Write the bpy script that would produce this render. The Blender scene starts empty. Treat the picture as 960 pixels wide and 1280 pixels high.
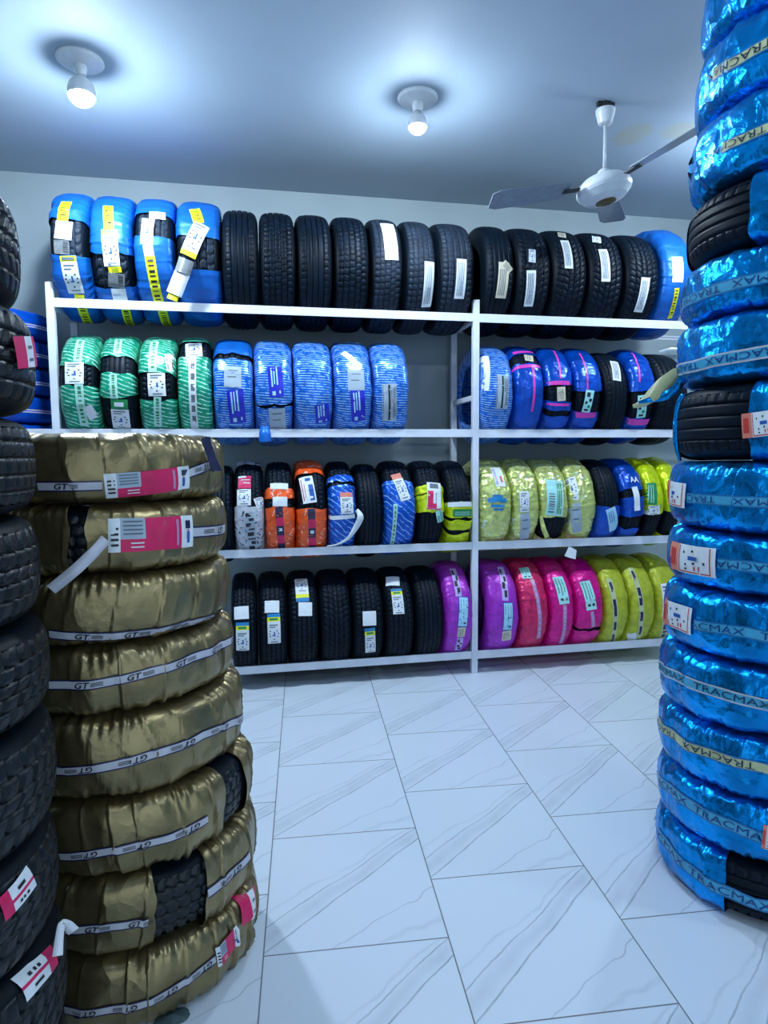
import bpy, math, random
import numpy as np
from mathutils import Matrix, Vector
C = bpy.context.scene.collection
S = bpy.context.scene
D2R = math.pi/180

# ------------------------------------------------------------------ camera
F_PX, PITCH, ROLL, YAW = 798.08, 0.086191, -0.0071641, 0.1918226
CAM = np.array([0, 0, 1.5])
def _basis():
    cy, sy = math.cos(YAW), math.sin(YAW)
    fw = np.array([sy, cy, 0]); rt = np.array([cy, -sy, 0]); up = np.array([0, 0, 1.])
    f2 = fw*math.cos(PITCH)-up*math.sin(PITCH); u2 = fw*math.sin(PITCH)+up*math.cos(PITCH)
    return rt*math.cos(ROLL)+u2*math.sin(ROLL), -rt*math.sin(ROLL)+u2*math.cos(ROLL), f2
CR, CU, CF = _basis()
cd = bpy.data.cameras.new('camera'); cam = bpy.data.objects.new('camera', cd); C.objects.link(cam)
cd.sensor_fit = 'VERTICAL'; cd.sensor_height = 36; cd.sensor_width = 27; cd.lens = F_PX/1280*36
cd.clip_start = .02
m = Matrix.Identity(4)
for i in range(3):
    m[i][0], m[i][1], m[i][2], m[i][3] = CR[i], CU[i], -CF[i], CAM[i]
cam.matrix_world = m
S.camera = cam
# ------------------------------------------------------------------ world, daylight, exposure
w = bpy.data.worlds.new('world'); S.world = w; w.use_nodes = True
bg = w.node_tree.nodes['Background']; bg.inputs[0].default_value = (.60, .80, 1, 1); bg.inputs[1].default_value = .2
S.view_settings.view_transform = 'Standard'; S.view_settings.look = 'None'
S.view_settings.exposure = 0.80; S.view_settings.gamma = 1; S.view_settings.use_curve_mapping = False
LAMP_COL = (.70, .86, 1.0)
LAMP_STRENGTH = 520.0
sl = bpy.data.lights.new('shopfront_daylight', 'AREA'); sl.shape = 'RECTANGLE'; sl.size = 6.2; sl.size_y = 2.9
sl.energy = 34; sl.color = (.62, .82, 1.0)
so = bpy.data.objects.new('shopfront_daylight', sl); C.objects.link(so)
so.location = (.9, -2.75, 1.6); so.rotation_euler = (math.pi/2, 0, 0)

# ------------------------------------------------------------------ camera rays (used to read positions on real surfaces)
def ray(x, y): return CF+CR*(x-480)/F_PX+CU*(640-y)/F_PX
def px_scale(P): return F_PX/float((np.asarray(P)-CAM) @ CF)

# ------------------------------------------------------------------ colours / materials
def lin(r, g, b):
    return tuple(((c/255)/12.92 if c/255 <= .04045 else ((c/255+.055)/1.055)**2.4) for c in (r, g, b))
MATS = {}
def base_mat(name):
    mt = bpy.data.materials.new(name); mt.use_nodes = True
    return mt, mt.node_tree, mt.node_tree.nodes['Principled BSDF']
def mat(name, col, rough=.5, metal=0, spec=.5, var=.12, scale=30, bump=0, bscale=60, coat=0, stripe=None, crinkle=0, cscale=22, speck=None):
    """procedural principled material. stripe=(kind,colour,period,width,slant); speck=(colour,scale,threshold)"""
    if name in MATS: return MATS[name]
    mt, nt, b = base_mat(name); N = nt.nodes.new; L = nt.links.new
    tc = N('ShaderNodeTexCoord'); nz = N('ShaderNodeTexNoise'); nz.inputs['Scale'].default_value = scale; nz.inputs['Detail'].default_value = 4
    L(tc.outputs['Object'], nz.inputs['Vector'])
    mp = N('ShaderNodeMapRange'); mp.inputs['From Min'].default_value = .3; mp.inputs['From Max'].default_value = .7
    mp.inputs['To Min'].default_value = 1-var; mp.inputs['To Max'].default_value = 1+var
    L(nz.outputs['Fac'], mp.inputs['Value'])
    mul = N('ShaderNodeVectorMath'); mul.operation = 'SCALE'; mul.inputs[0].default_value = col
    L(mp.outputs[0], mul.inputs['Scale'])
    out = mul.outputs[0]
    uv = None
    if stripe or speck:
        uv = N('ShaderNodeUVMap'); uv.uv_map = 'uv'
    if stripe:
        scol, per, wid, slant, nzamt = stripe
        sp = N('ShaderNodeSeparateXYZ'); L(uv.outputs[0], sp.inputs[0])
        n2 = N('ShaderNodeTexNoise'); n2.inputs['Scale'].default_value = 18; L(uv.outputs[0], n2.inputs['Vector'])
        a = N('ShaderNodeMath'); a.operation = 'MULTIPLY_ADD'; a.inputs[1].default_value = slant
        L(sp.outputs['Y'], a.inputs[0]); L(sp.outputs['X'], a.inputs[2])
        a2 = N('ShaderNodeMath'); a2.operation = 'MULTIPLY_ADD'; a2.inputs[1].default_value = nzamt
        L(n2.outputs['Fac'], a2.inputs[0]); L(a.outputs[0], a2.inputs[2])
        d = N('ShaderNodeMath'); d.operation = 'DIVIDE'; d.inputs[1].default_value = per; L(a2.outputs[0], d.inputs[0])
        fr = N('ShaderNodeMath'); fr.operation = 'FRACT'; L(d.outputs[0], fr.inputs[0])
        lt = N('ShaderNodeMath'); lt.operation = 'LESS_THAN'; lt.inputs[1].default_value = wid; L(fr.outputs[0], lt.inputs[0])
        n3 = N('ShaderNodeTexNoise'); n3.inputs['Scale'].default_value = 30; n3.inputs['Detail'].default_value = 2; L(uv.outputs[0], n3.inputs['Vector'])
        gt = N('ShaderNodeMapRange'); gt.inputs['From Min'].default_value = .38; gt.inputs['From Max'].default_value = .5; L(n3.outputs['Fac'], gt.inputs['Value'])
        f = N('ShaderNodeMath'); f.operation = 'MULTIPLY'; L(lt.outputs[0], f.inputs[0]); L(gt.outputs[0], f.inputs[1])
        mx = N('ShaderNodeMix'); mx.data_type = 'RGBA'; L(f.outputs[0], mx.inputs['Factor']); L(out, mx.inputs['A']); mx.inputs['B'].default_value = (*scol, 1)
        out = mx.outputs['Result']
    if speck:
        scol, ssc, th = speck
        n2 = N('ShaderNodeTexNoise'); n2.inputs['Scale'].default_value = ssc; n2.inputs['Detail'].default_value = 3; n2.inputs['Distortion'].default_value = 1.2
        L(uv.outputs[0], n2.inputs['Vector'])
        gt = N('ShaderNodeMapRange'); gt.inputs['From Min'].default_value = th; gt.inputs['From Max'].default_value = th+.03; L(n2.outputs['Fac'], gt.inputs['Value'])
        mx = N('ShaderNodeMix'); mx.data_type = 'RGBA'; L(gt.outputs[0], mx.inputs['Factor']); L(out, mx.inputs['A']); mx.inputs['B'].default_value = (*scol, 1)
        out = mx.outputs['Result']
    L(out, b.inputs['Base Color'])
    b.inputs['Roughness'].default_value = rough; b.inputs['Metallic'].default_value = metal
    b.inputs['Specular IOR Level'].default_value = spec
    if coat: b.inputs['Coat Weight'].default_value = coat; b.inputs['Coat Roughness'].default_value = .12
    last = None
    if bump:
        n4 = N('ShaderNodeTexNoise'); n4.inputs['Scale'].default_value = bscale; n4.inputs['Detail'].default_value = 3
        L(tc.outputs['Object'], n4.inputs['Vector'])
        bp = N('ShaderNodeBump'); bp.inputs['Strength'].default_value = bump; bp.inputs['Distance'].default_value = .004
        L(n4.outputs['Fac'], bp.inputs['Height']); last = bp
    if crinkle:
        # film creases: distorted ridges
        n6 = N('ShaderNodeTexNoise'); n6.inputs['Scale'].default_value = cscale*.55; n6.inputs['Detail'].default_value = 2; L(tc.outputs['Object'], n6.inputs['Vector'])
        ad = N('ShaderNodeVectorMath'); ad.operation = 'MULTIPLY_ADD'; ad.inputs[1].default_value = (.12, .12, .12)
        L(n6.outputs['Color'], ad.inputs[0]); L(tc.outputs['Object'], ad.inputs[2])
        n5 = N('ShaderNodeTexVoronoi'); n5.feature = 'F1'; n5.inputs['Scale'].default_value = cscale
        L(ad.outputs[0], n5.inputs['Vector'])
        bp = N('ShaderNodeBump'); bp.inputs['Strength'].default_value = crinkle; bp.inputs['Distance'].default_value = .012
        L(n5.outputs['Distance'], bp.inputs['Height'])
        if last: L(last.outputs[0], bp.inputs['Normal'])
        last = bp
    if last: L(last.outputs[0], b.inputs['Normal'])
    MATS[name] = mt; return mt

RUB = mat('rubber', (.0012, .0060, .0145), .46, spec=.16, var=.45, scale=14, bump=.15, bscale=300)
RUBN = mat('dusty black rubber', (.0035, .0068, .0100), .36, spec=.38, var=.6, scale=20, bump=.3, bscale=200)
RUBG = mat('dusty rubber', (.013, .022, .038), .55, spec=.2, var=.3, scale=12, bump=.15, bscale=300)
RUBS = mat('sidewall rubber', (.0015, .005, .010), .5, spec=.16, var=.2)
WHITE = mat('white paper', lin(225, 230, 235), .6, var=.05, scale=60)
GREYP = mat('grey paper', lin(165, 180, 195), .6, var=.06)
BEIGE = mat('beige paper', lin(215, 205, 180), .6, var=.08)
INK = mat('black ink', (.012, .012, .018), .6, var=0)
INKB = mat('blue ink', lin(30, 85, 170), .6, var=0)
INKG = mat('grey ink', lin(95, 105, 115), .6, var=0)
YEL = mat('yellow print', lin(232, 232, 20), .5, var=.06)
PINK = mat('magenta print', lin(214, 22, 92), .5, var=.1)
DEEPB = mat('deep blue print', lin(20, 30, 190), .35, var=.2, scale=40)
TEALP = mat('pale teal paper', lin(165, 225, 225), .5, var=.06)
PALEB = mat('pale blue paper', lin(165, 215, 240), .5, var=.06)
CYANP = mat('cyan print', lin(20, 125, 185), .5, var=.1)
GREENP = mat('green print', lin(15, 135, 75), .5, var=.1)
REDP = mat('red print', lin(200, 60, 55), .5, var=.1)
SALMON = mat('salmon print', lin(225, 130, 110), .5, var=.1)
LILAC = mat('lilac ribbon', lin(185, 165, 225), .35, var=.1)
GPINK = mat('grey pink ribbon', lin(190, 135, 175), .35, var=.1)
PINKL = mat('pink tape', lin(215, 60, 175), .35, var=.12)
NAVY = mat('navy ribbon', lin(25, 25, 70), .35, var=.1)
MINT = mat('mint ribbon', lin(175, 220, 210), .35, var=.12)
BANDW = mat('pale band', lin(190, 190, 200), .4, var=.08)
BANDB = mat('translucent blue band', lin(70, 165, 205), .3, var=.1)
BANDY = mat('pale olive band', lin(190, 195, 150), .35, var=.1)
CLEARG = mat('smoky clear film', lin(120, 125, 130), .25, var=.25)
STEEL = mat('white rack paint', lin(222, 226, 236), .4, var=.06, scale=12, bump=.1)
FANW = mat('fan enamel', lin(214, 218, 222), .3, var=.04)
DARKM = mat('dark bracket', (.02, .02, .022), .5)
BRASS = mat('fan badge', lin(110, 95, 45), .35, metal=.6)

FILM = {
 'gold': mat('gold film', lin(136, 121, 86), .33, metal=.8, var=.28, scale=9, crinkle=.75, cscale=11, bump=.55, bscale=38),
 'blue': mat('glossy blue film', lin(0, 146, 226), .27, metal=.85, spec=.5, var=.34, scale=7, crinkle=.8, cscale=16, bump=.8, bscale=55),
 'sky': mat('sky blue film', lin(14, 100, 192), .38, metal=.25, var=.2, scale=9, crinkle=.5, cscale=9, bump=.4, bscale=26),
 'royal': mat('royal blue film', lin(0, 74, 182), .26, metal=.35, var=.3, scale=9, crinkle=.5, cscale=14, bump=.45, bscale=40),
 'cobalt': mat('cobalt film with white flecks', lin(0, 84, 196), .28, metal=.3, var=.25, crinkle=.5, cscale=14, bump=.4, bscale=40, stripe=(lin(150, 195, 240), .045, .16, .9, .05)),
 'green': mat('green film with white slashes', lin(0, 150, 112), .3, metal=.2, var=.3, scale=12, crinkle=.4, cscale=12, bump=.35, stripe=(lin(180, 238, 220), .026, .26, .36, .02)),
 'stripe': mat('blue film with white lines', lin(0, 100, 205), .28, metal=.3, var=.22, crinkle=.35, cscale=12, bump=.3, stripe=(lin(185, 222, 240), .016, .25, .05, .004)),
 'orange': mat('orange film', lin(240, 88, 25), .3, metal=.1, var=.18, crinkle=.5, cscale=16, bump=.4, speck=(lin(250, 205, 185), 22, .62), coat=.3),
 'grey': mat('grey white film', lin(190, 192, 204), .35, metal=.05, var=.15, crinkle=.5, cscale=16, bump=.4, speck=(lin(30, 30, 40), 24, .59), coat=.2),
 'pale': mat('pale yellow clear film', lin(206, 214, 128), .22, metal=.5, var=.22, crinkle=.85, cscale=18, bump=.7, bscale=50, speck=(lin(225, 240, 225), 26, .62)),
 'lemon': mat('lemon film', lin(200, 218, 12), .28, metal=.3, var=.2, crinkle=.6, cscale=15, bump=.5, bscale=40),
 'purple': mat('purple film', lin(160, 44, 184), .32, metal=.2, var=.16, crinkle=.35, cscale=14, bump=.4, bscale=34),
 'crimson': mat('crimson film', lin(208, 34, 96), .28, metal=.3, var=.24, crinkle=.7, cscale=18, bump=.6, bscale=40),
 'magenta': mat('magenta film', lin(214, 6, 134), .28, metal=.3, var=.2, crinkle=.5, cscale=16, bump=.5, bscale=36),
 'olive': mat('olive yellow film', lin(178, 184, 48), .34, metal=.2, var=.18, crinkle=.45, cscale=14, bump=.5, bscale=34),
}

# ------------------------------------------------------------------ mesh helpers
def mk(name, V, Fc, mats, parent=None, smooth=True, mi=None, uv=None):
    me = bpy.data.meshes.new(name)
    V = np.asarray(V, dtype=np.float32).reshape(-1, 3)
    if isinstance(Fc, np.ndarray):
        k = Fc.shape[1]; n = Fc.shape[0]
        me.vertices.add(len(V)); me.vertices.foreach_set('co', V.ravel())
        me.loops.add(n*k); me.loops.foreach_set('vertex_index', Fc.astype(np.int32).ravel())
        me.polygons.add(n); me.polygons.foreach_set('loop_start', np.arange(0, n*k, k, dtype=np.int32))
        me.update(calc_edges=True)
    else:
        me.from_pydata(V.tolist(), [], Fc)
    for x in (mats if isinstance(mats, (list, tuple)) else [mats]): me.materials.append(x)
    np_ = len(me.polygons)
    if smooth: me.polygons.foreach_set('use_smooth', np.ones(np_, dtype=bool))
    if mi is not None: me.polygons.foreach_set('material_index', np.asarray(mi, dtype=np.int32))
    if uv is not None:
        l = me.uv_layers.new(name='uv'); idx = np.zeros(len(me.loops), dtype=np.int32); me.loops.foreach_get('vertex_index', idx)
        l.data.foreach_set('uv', np.asarray(uv, dtype=np.float32)[idx].ravel())
    me.validate()
    return link(name, me, parent)
def link(name, me, parent=None):
    o = bpy.data.objects.new(name, me); C.objects.link(o)
    if parent: o.parent = parent
    return o
def tag(o, label, cat, group=None):
    o['label'] = label; o['category'] = cat
    if group: o['group'] = group
    return o
def thing(name, label, cat, loc=(0, 0, 0), group=None, rotz=0):
    o = bpy.data.objects.new(name, None); C.objects.link(o); o.location = loc; o.rotation_euler = (0, 0, rotz)
    return tag(o, label, cat, group)
def struct(o): o['kind'] = 'structure'; return o
def gridfaces(nu, nv, wu=False, wv=False):
    iu = np.arange(nu if wu else nu-1); iv = np.arange(nv if wv else nv-1)
    a, b = np.meshgrid(iu, iv, indexing='ij'); a = a.ravel(); b = b.ravel(); a2 = (a+1) % nu; b2 = (b+1) % nv
    return np.stack([a*nv+b, a2*nv+b, a2*nv+b2, a*nv+b2], 1)
class MB:
    def __init__(s): s.v = []; s.f = []; s.m = []
    def add(s, V, Fs, mi=0):
        o = len(s.v); s.v += [tuple(map(float, p)) for p in V]; s.f += [tuple(int(i)+o for i in f) for f in Fs]; s.m += [mi]*len(Fs)
    def box(s, x0, x1, y0, y1, z0, z1, mi=0):
        s.add([(x, y, z) for x in (x0, x1) for y in (y0, y1) for z in (z0, z1)], [(0, 1, 3, 2), (4, 6, 7, 5), (0, 4, 5, 1), (2, 3, 7, 6), (0, 2, 6, 4), (1, 5, 7, 3)], mi)
    def lathe(s, prof, c=(0, 0, 0), n=32, mi=0, rot=None):
        V = []
        for r, z in prof:
            for i in range(n):
                a = 2*math.pi*i/n; p = Vector((r*math.cos(a), r*math.sin(a), z))
                if rot is not None: p = rot @ p
                V.append((p.x+c[0], p.y+c[1], p.z+c[2]))
        Fs = [(j*n+i, j*n+(i+1) % n, (j+1)*n+(i+1) % n, (j+1)*n+i) for j in range(len(prof)-1) for i in range(n)]
        Fs += [tuple(reversed(range(n))), tuple(range((len(prof)-1)*n, len(prof)*n))]
        s.add(V, Fs, mi)
    def build(s, name, mats, parent=None, smooth=False, bevel=0):
        o = mk(name, s.v, s.f, mats, parent, smooth, s.m)
        if bevel:
            b = o.modifiers.new('bevel', 'BEVEL'); b.width = bevel; b.segments = 2; b.limit_method = 'ANGLE'
        return o

# ------------------------------------------------------------------ the room
Y0 = 4.126; WALL_Y = 4.82; CEIL = 3.41; XL, XR, YF = -2.6, 4.45, -2.8
def floor_mat():
    mt, nt, b = base_mat('marble floor tiles'); N = nt.nodes.new; L = nt.links.new
    def M(op, a, bb=None, c=None):
        n = N('ShaderNodeMath'); n.operation = op
        for i, v in enumerate((a, bb, c)):
            if v is None: continue
            if isinstance(v, (int, float)): n.inputs[i].default_value = v
            else: L(v, n.inputs[i])
        return n.outputs[0]
    tc = N('ShaderNodeTexCoord'); mp = N('ShaderNodeMapping'); mp.vector_type = 'POINT'
    mp.inputs['Rotation'].default_value = (0, 0, 0.0669331)
    L(tc.outputs['Object'], mp.inputs['Vector']); sp = N('ShaderNodeSeparateXYZ'); L(mp.outputs[0], sp.inputs[0])
    PU, PV = .571, .598
    u = M('DIVIDE', M('ADD', sp.outputs[0], .146), PU)
    col = M('FLOOR', u); fu = M('FRACT', u)
    par = M('FLOORED_MODULO', col, 2.0)
    v = M('DIVIDE', M('SUBTRACT', sp.outputs[1], M('MULTIPLY_ADD', par, .277, 1.838)), PV)
    row = M('FLOOR', v); fv = M('FRACT', v)
    du = M('MULTIPLY', M('MINIMUM', fu, M('SUBTRACT', 1.0, fu)), PU); dv = M('MULTIPLY', M('MINIMUM', fv, M('SUBTRACT', 1.0, fv)), PV)
    g = M('LESS_THAN', M('MINIMUM', du, dv), .0022)
    # veins: the same diagonal pattern printed on every tile
    cb = N('ShaderNodeCombineXYZ'); L(fu, cb.inputs[0]); L(fv, cb.inputs[1])
    nz = N('ShaderNodeTexNoise'); nz.inputs['Scale'].default_value = 2.2; nz.inputs['Detail'].default_value = 4; L(cb.outputs[0], nz.inputs['Vector'])
    def vein(slope, off, wid, amp, noise=.12):
        d = M('SUBTRACT', M('MULTIPLY_ADD', fu, slope, off), fv)
        d = M('ADD', d, M('MULTIPLY', M('SUBTRACT', nz.outputs['Fac'], .5), noise))
        a = M('DIVIDE', M('ABSOLUTE', d), wid)
        r = N('ShaderNodeMapRange'); r.interpolation_type = 'SMOOTHSTEP'; L(a, r.inputs['Value']); r.inputs['To Min'].default_value = amp; r.inputs['To Max'].default_value = 0
        return r.outputs[0]
    vs = [vein(.80, .20, .010, .42), vein(.86, .02, .012, .5, .06), vein(.82, .12, .09, .14, .2), vein(.62, -.22, .008, .32, .2), vein(.5, -.34, .03, .12, .3), vein(.74, .30, .02, .12, .25)]
    t = vs[0]
    for x in vs[1:]: t = M('MAXIMUM', t, x)
    n2 = N('ShaderNodeTexNoise'); n2.inputs['Scale'].default_value = 6; L(cb.outputs[0], n2.inputs['Vector'])
    t = M('MULTIPLY', t, M('MULTIPLY_ADD', n2.outputs['Fac'], 1.4, .1))
    t = M('MINIMUM', M('MULTIPLY', t, 1.7), .85)
    m1 = N('ShaderNodeMix'); m1.data_type = 'RGBA'; m1.inputs['A'].default_value = (.66, .73, .82, 1); m1.inputs['B'].default_value = (.25, .29, .34, 1); L(t, m1.inputs['Factor'])
    m2 = N('ShaderNodeMix'); m2.data_type = 'RGBA'; m2.inputs['B'].default_value = (.20, .21, .22, 1); L(m1.outputs['Result'], m2.inputs['A']); L(g, m2.inputs['Factor'])
    L(m2.outputs['Result'], b.inputs['Base Color'])
    b.inputs['Roughness'].default_value = .22; b.inputs['Specular IOR Level'].default_value = .45
    return mt
def ceil_mat():
    mt, nt, b = base_mat('ceiling paint'); N = nt.nodes.new; L = nt.links.new
    tc = N('ShaderNodeTexCoord'); nz = N('ShaderNodeTexNoise'); nz.inputs['Scale'].default_value = 1.6; nz.inputs['Detail'].default_value = 5
    L(tc.outputs['Object'], nz.inputs['Vector'])
    r = N('ShaderNodeMapRange'); r.inputs['To Min'].default_value = .9; r.inputs['To Max'].default_value = 1.08; L(nz.outputs['Fac'], r.inputs['Value'])
    sc = N('ShaderNodeVectorMath'); sc.operation = 'SCALE'; sc.inputs[0].default_value = (.375, .46, .55); L(r.outputs[0], sc.inputs['Scale'])
    out = sc.outputs[0]
    n2 = N('ShaderNodeTexNoise'); n2.inputs['Scale'].default_value = 9; n2.inputs['Detail'].default_value = 4; L(tc.outputs['Object'], n2.inputs['Vector'])
    for cx, cy, sx, sy in ((2.235, 3.64, .10, .14), (2.50, 3.55, .12, .10)):     # two yellowish damp stains
        mp = N('ShaderNodeMapping'); mp.inputs['Location'].default_value = (-cx/sx, -cy/sy, 0); mp.inputs['Scale'].default_value = (1/sx, 1/sy, 0)
        L(tc.outputs['Object'], mp.inputs['Vector'])
        ln = N('ShaderNodeVectorMath'); ln.operation = 'LENGTH'; L(mp.outputs[0], ln.inputs[0])
        ad = N('ShaderNodeMath'); ad.operation = 'MULTIPLY_ADD'; ad.inputs[1].default_value = 1.1; L(n2.outputs['Fac'], ad.inputs[0]); L(ln.outputs['Value'], ad.inputs[2])
        rr = N('ShaderNodeMapRange'); rr.inputs['From Min'].default_value = 1.25; rr.inputs['From Max'].default_value = 1.7; rr.inputs['To Min'].default_value = .5; rr.inputs['To Max'].default_value = 0; L(ad.outputs[0], rr.inputs['Value'])
        mx = N('ShaderNodeMix'); mx.data_type = 'RGBA'; L(rr.outputs[0], mx.inputs['Factor']); L(out, mx.inputs['A']); mx.inputs['B'].default_value = (.42, .40, .27, 1)
        out = mx.outputs['Result']
    L(out, b.inputs['Base Color']); b.inputs['Roughness'].default_value = .7
    bp = N('ShaderNodeBump'); bp.inputs['Strength'].default_value = .15; bp.inputs['Distance'].default_value = .01; L(n2.outputs['Fac'], bp.inputs['Height']); L(bp.outputs[0], b.inputs['Normal'])
    return mt
WALLM = mat('wall paint', (.37, .44, .47), .7, var=.05, scale=2.5, bump=.1, bscale=40)
def slab(name, x0, x1, y0, y1, z0, z1, mt):
    b = MB(); b.box(x0, x1, y0, y1, z0, z1); return struct(b.build(name, mt))
slab('floor', XL-.15, XR+.15, YF-.3, WALL_Y+.15, -.12, 0, floor_mat())
slab('ceiling', XL-.15, XR+.15, YF-.3, WALL_Y+.15, CEIL, CEIL+.12, ceil_mat())
slab('wall_back', XL-.15, XR+.15, WALL_Y, WALL_Y+.15, 0, CEIL, WALLM)
slab('wall_left', XL-.15, XL, YF, WALL_Y, 0, CEIL, WALLM)
slab('wall_right', XR, XR+.15, YF, WALL_Y, 0, CEIL, WALLM)
slab('wall_front', XL, XR, YF-.15, YF, 3.1, CEIL, WALLM)          # lintel over the open shopfront

# ------------------------------------------------------------------ the rack
RZ = [2.4149, 1.6539, .8911, .1280]
RH = .026
RAIL_TOP = [z+RH for z in RZ]
YB = Y0+.524
rack = thing('tyre_rack', 'long white steel tyre rack with four levels along the back wall', 'rack', (1.43, Y0+.25, 0))
RX = [-1.18, 1.434, 4.03]
def local(b, name, bevel=.002):
    o = b.build(name, STEEL, rack, bevel=bevel); o.matrix_parent_inverse = Matrix.Translation(-rack.location); return o
for x in RX:
    for yy, s in ((Y0, 1), (YB, -1)):
        b = MB(); hw = .0215
        top = 2.72 if x < 2 else 2.6
        y0, y1 = sorted((yy-s*.004, yy+s*.036))
        b.box(x-hw, x+hw, y0, y1, 0, 2.53 if s > 0 else 2.5)
        local(b, 'post')
for i, z in enumerate(RZ):
    for k in range(2):
        xa, xb = RX[k]+.0215, RX[k+1]-.0215
        dz = -.004*k
        for yy, s in ((Y0, 1), (YB, -1)):
            b = MB()
            y0, y1 = sorted((yy, yy+s*.004)); b.box(xa, xb, y0, y1, z-(RH if s > 0 else 0)+dz, z+RH)
            y0, y1 = sorted((yy+s*.004, yy+s*.012)); b.box(xa, xb, y0, y1, z+RH-.012, z+RH)
            local(b, 'rail', .0015)
    for x in RX:
        b = MB(); b.box(x-.018, x+.018, Y0+.036, YB-.036, z-.02, z+.006); local(b, 'side_bar')
for x in RX:
    b = MB(); b.box(x-.016, x+.016, Y0+.036, YB-.036, 1.875, 1.91); local(b, 'side_bar')
b = MB(); b.box(-2.42, -1.1815, Y0, Y0+.004, 1.6539-RH, 1.6539+RH); b.box(-2.42, -1.1815, Y0+.004, Y0+.03, 1.6539+RH-.004, 1.6539+RH); local(b, 'rail', .0015)
b = MB(); b.box(-2.463, -2.42, Y0-.004, Y0+.036, 0, 1.70); local(b, 'post')

# ------------------------------------------------------------------ tyres
PH = [(0, 0), (.2, .0005), (.4, .002), (.58, .0055), (.72, .0105), (.82, .018), (.90, .031), (.96, .050), (.99, .072), (1.0, .09)]
def half_profile(W, R, rb):
    H = R-rb; pts = [(a*W/2, R-d) for a, d in PH]
    pts += [(.99*W/2, R-.115), (.95*W/2, rb+.022), (.86*W/2, rb+.006), (.76*W/2, rb)]
    return pts
def prof_r(a, W, R):
    x = np.clip(np.abs(a)/(W/2), 0, 1.0)
    return R-np.interp(x, [p[0] for p in PH], [p[1] for p in PH])
TW = .76         # tread half width / tyre half width
TREADS = {
 # ribs: list of (from,to) in tread fraction -1..1 ; lateral groove pitch step and width per rib ; shear function
 'rib':   dict(N=56, m=6, ribs=[(-1, -.66), (-.58, -.24), (-.16, .16), (.24, .58), (.66, 1)], lat=[(0, 1, 0), None, None, None, (0, 1, 3)], shear=lambda x: .02*x, d=.008),
 'comf':  dict(N=60, m=6, ribs=[(-1, -.68), (-.60, -.26), (-.18, .18), (.26, .60), (.68, 1)], lat=[(0, 2, 0), (0, 1, 2), (0, 1, 4), (0, 1, 1), (0, 2, 3)], shear=lambda x: .05*np.abs(x), d=.008),
 'at':    dict(N=40, m=8, ribs=[(-1, -.60), (-.48, -.10), (-.02, .02), (.10, .48), (.60, 1)], lat=[(0, 3, 0), (0, 2, 3), None, (0, 2, 5), (0, 3, 2)], shear=lambda x: .10*x+.05*np.sin(6*x), d=.010),
 'slant': dict(N=54, m=7, ribs=[(-1, -.64), (-.56, -.22), (-.14, .14), (.22, .56), (.64, 1)], lat=[(0, 2, 0), (0, 2, 2), (0, 1, 1), (0, 2, 4), (0, 2, 3)], shear=lambda x: .16*np.abs(x), d=.008),
 'near':  dict(N=48, m=8, ribs=[(-1, -.60), (-.52, -.20), (-.13, .13), (.20, .52), (.60, 1)], lat=[(0, 2, 0), (0, 2, 3), (0, 1, 5), (0, 2, 1), (0, 2, 4)], shear=lambda x: .13*x+.03*np.sin(5*x), d=.009),
 'winter': dict(N=64, m=6, ribs=[(-1, -.70), (-.66, -.36), (-.32, -.02), (.02, .32), (.36, .66), (.70, 1)], lat=[(0, 2, 0), (0, 1, 2), (0, 1, 4), (0, 1, 1), (0, 1, 3), (0, 2, 5)], shear=lambda x: .12*np.abs(x), d=.009),
}
CACHE = {}
def pos(mode, th, a, r):
    if mode == 'rack': return np.stack([a, -r*np.cos(th), r*np.sin(th)], -1)
    return np.stack([r*np.sin(th), -r*np.cos(th), a], -1)
def tread_mesh(mode, W, R, style, rub):
    key = ('t', mode, round(W, 3), round(R, 3), style, rub.name)
    if key in CACHE: return CACHE[key]
    T = TREADS[style]; N, mm = T['N'], T['m']; nth = N*mm
    cols = []          # (x fraction, depth flag, rib index)
    for k, (a, b) in enumerate(T['ribs']):
        n = max(3, int((b-a)/.10)+2)
        for j in range(n): cols.append((a+(b-a)*j/(n-1), 0, k))
        if k < len(T['ribs'])-1:
            nx = T['ribs'][k+1][0]; e = .2*(nx-b)
            cols += [(b+e, 1, -1), (nx-e, 1, -1)]
    x = np.array([c[0] for c in cols]); nv = len(cols)
    th0 = np.arange(nth)*2*math.pi/nth
    dep = np.zeros((nth, nv)); im = np.arange(nth) % mm
    for j, (xx, fl, k) in enumerate(cols):
        if fl: dep[:, j] = T['d']
        elif T['lat'][k]:
            s, wd, ph = T['lat'][k]
            dep[:, j] = np.where(((im-ph) % mm) < wd, T['d']*.75, 0)
    thm = th0[:, None]+T['shear'](x)[None, :]
    A = np.broadcast_to(x*TW*W/2, (nth, nv))
    r = prof_r(A, W, R)-dep
    P = pos(mode, thm, A, r)
    # shoulder overlap and inner liner
    ex = []
    for xx, dr in ((1.0, .012), (.6, .018), (-.6, .018), (-1.0, .012)):
        a = np.full((nth,), xx*TW*W/2); ex.append(pos(mode, th0+T['shear'](np.array(xx)), a, prof_r(a, W, R)-dr))
    P = np.concatenate([P, np.stack(ex, 1)], 1)
    Fc = gridfaces(nth, nv+4, True, True)
    if mode != 'rack': pass
    me = mk('tread', P.reshape(-1, 3), Fc, rub, smooth=False)
    md = me.data; bpy.data.objects.remove(me); CACHE[key] = md
    return md
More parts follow.
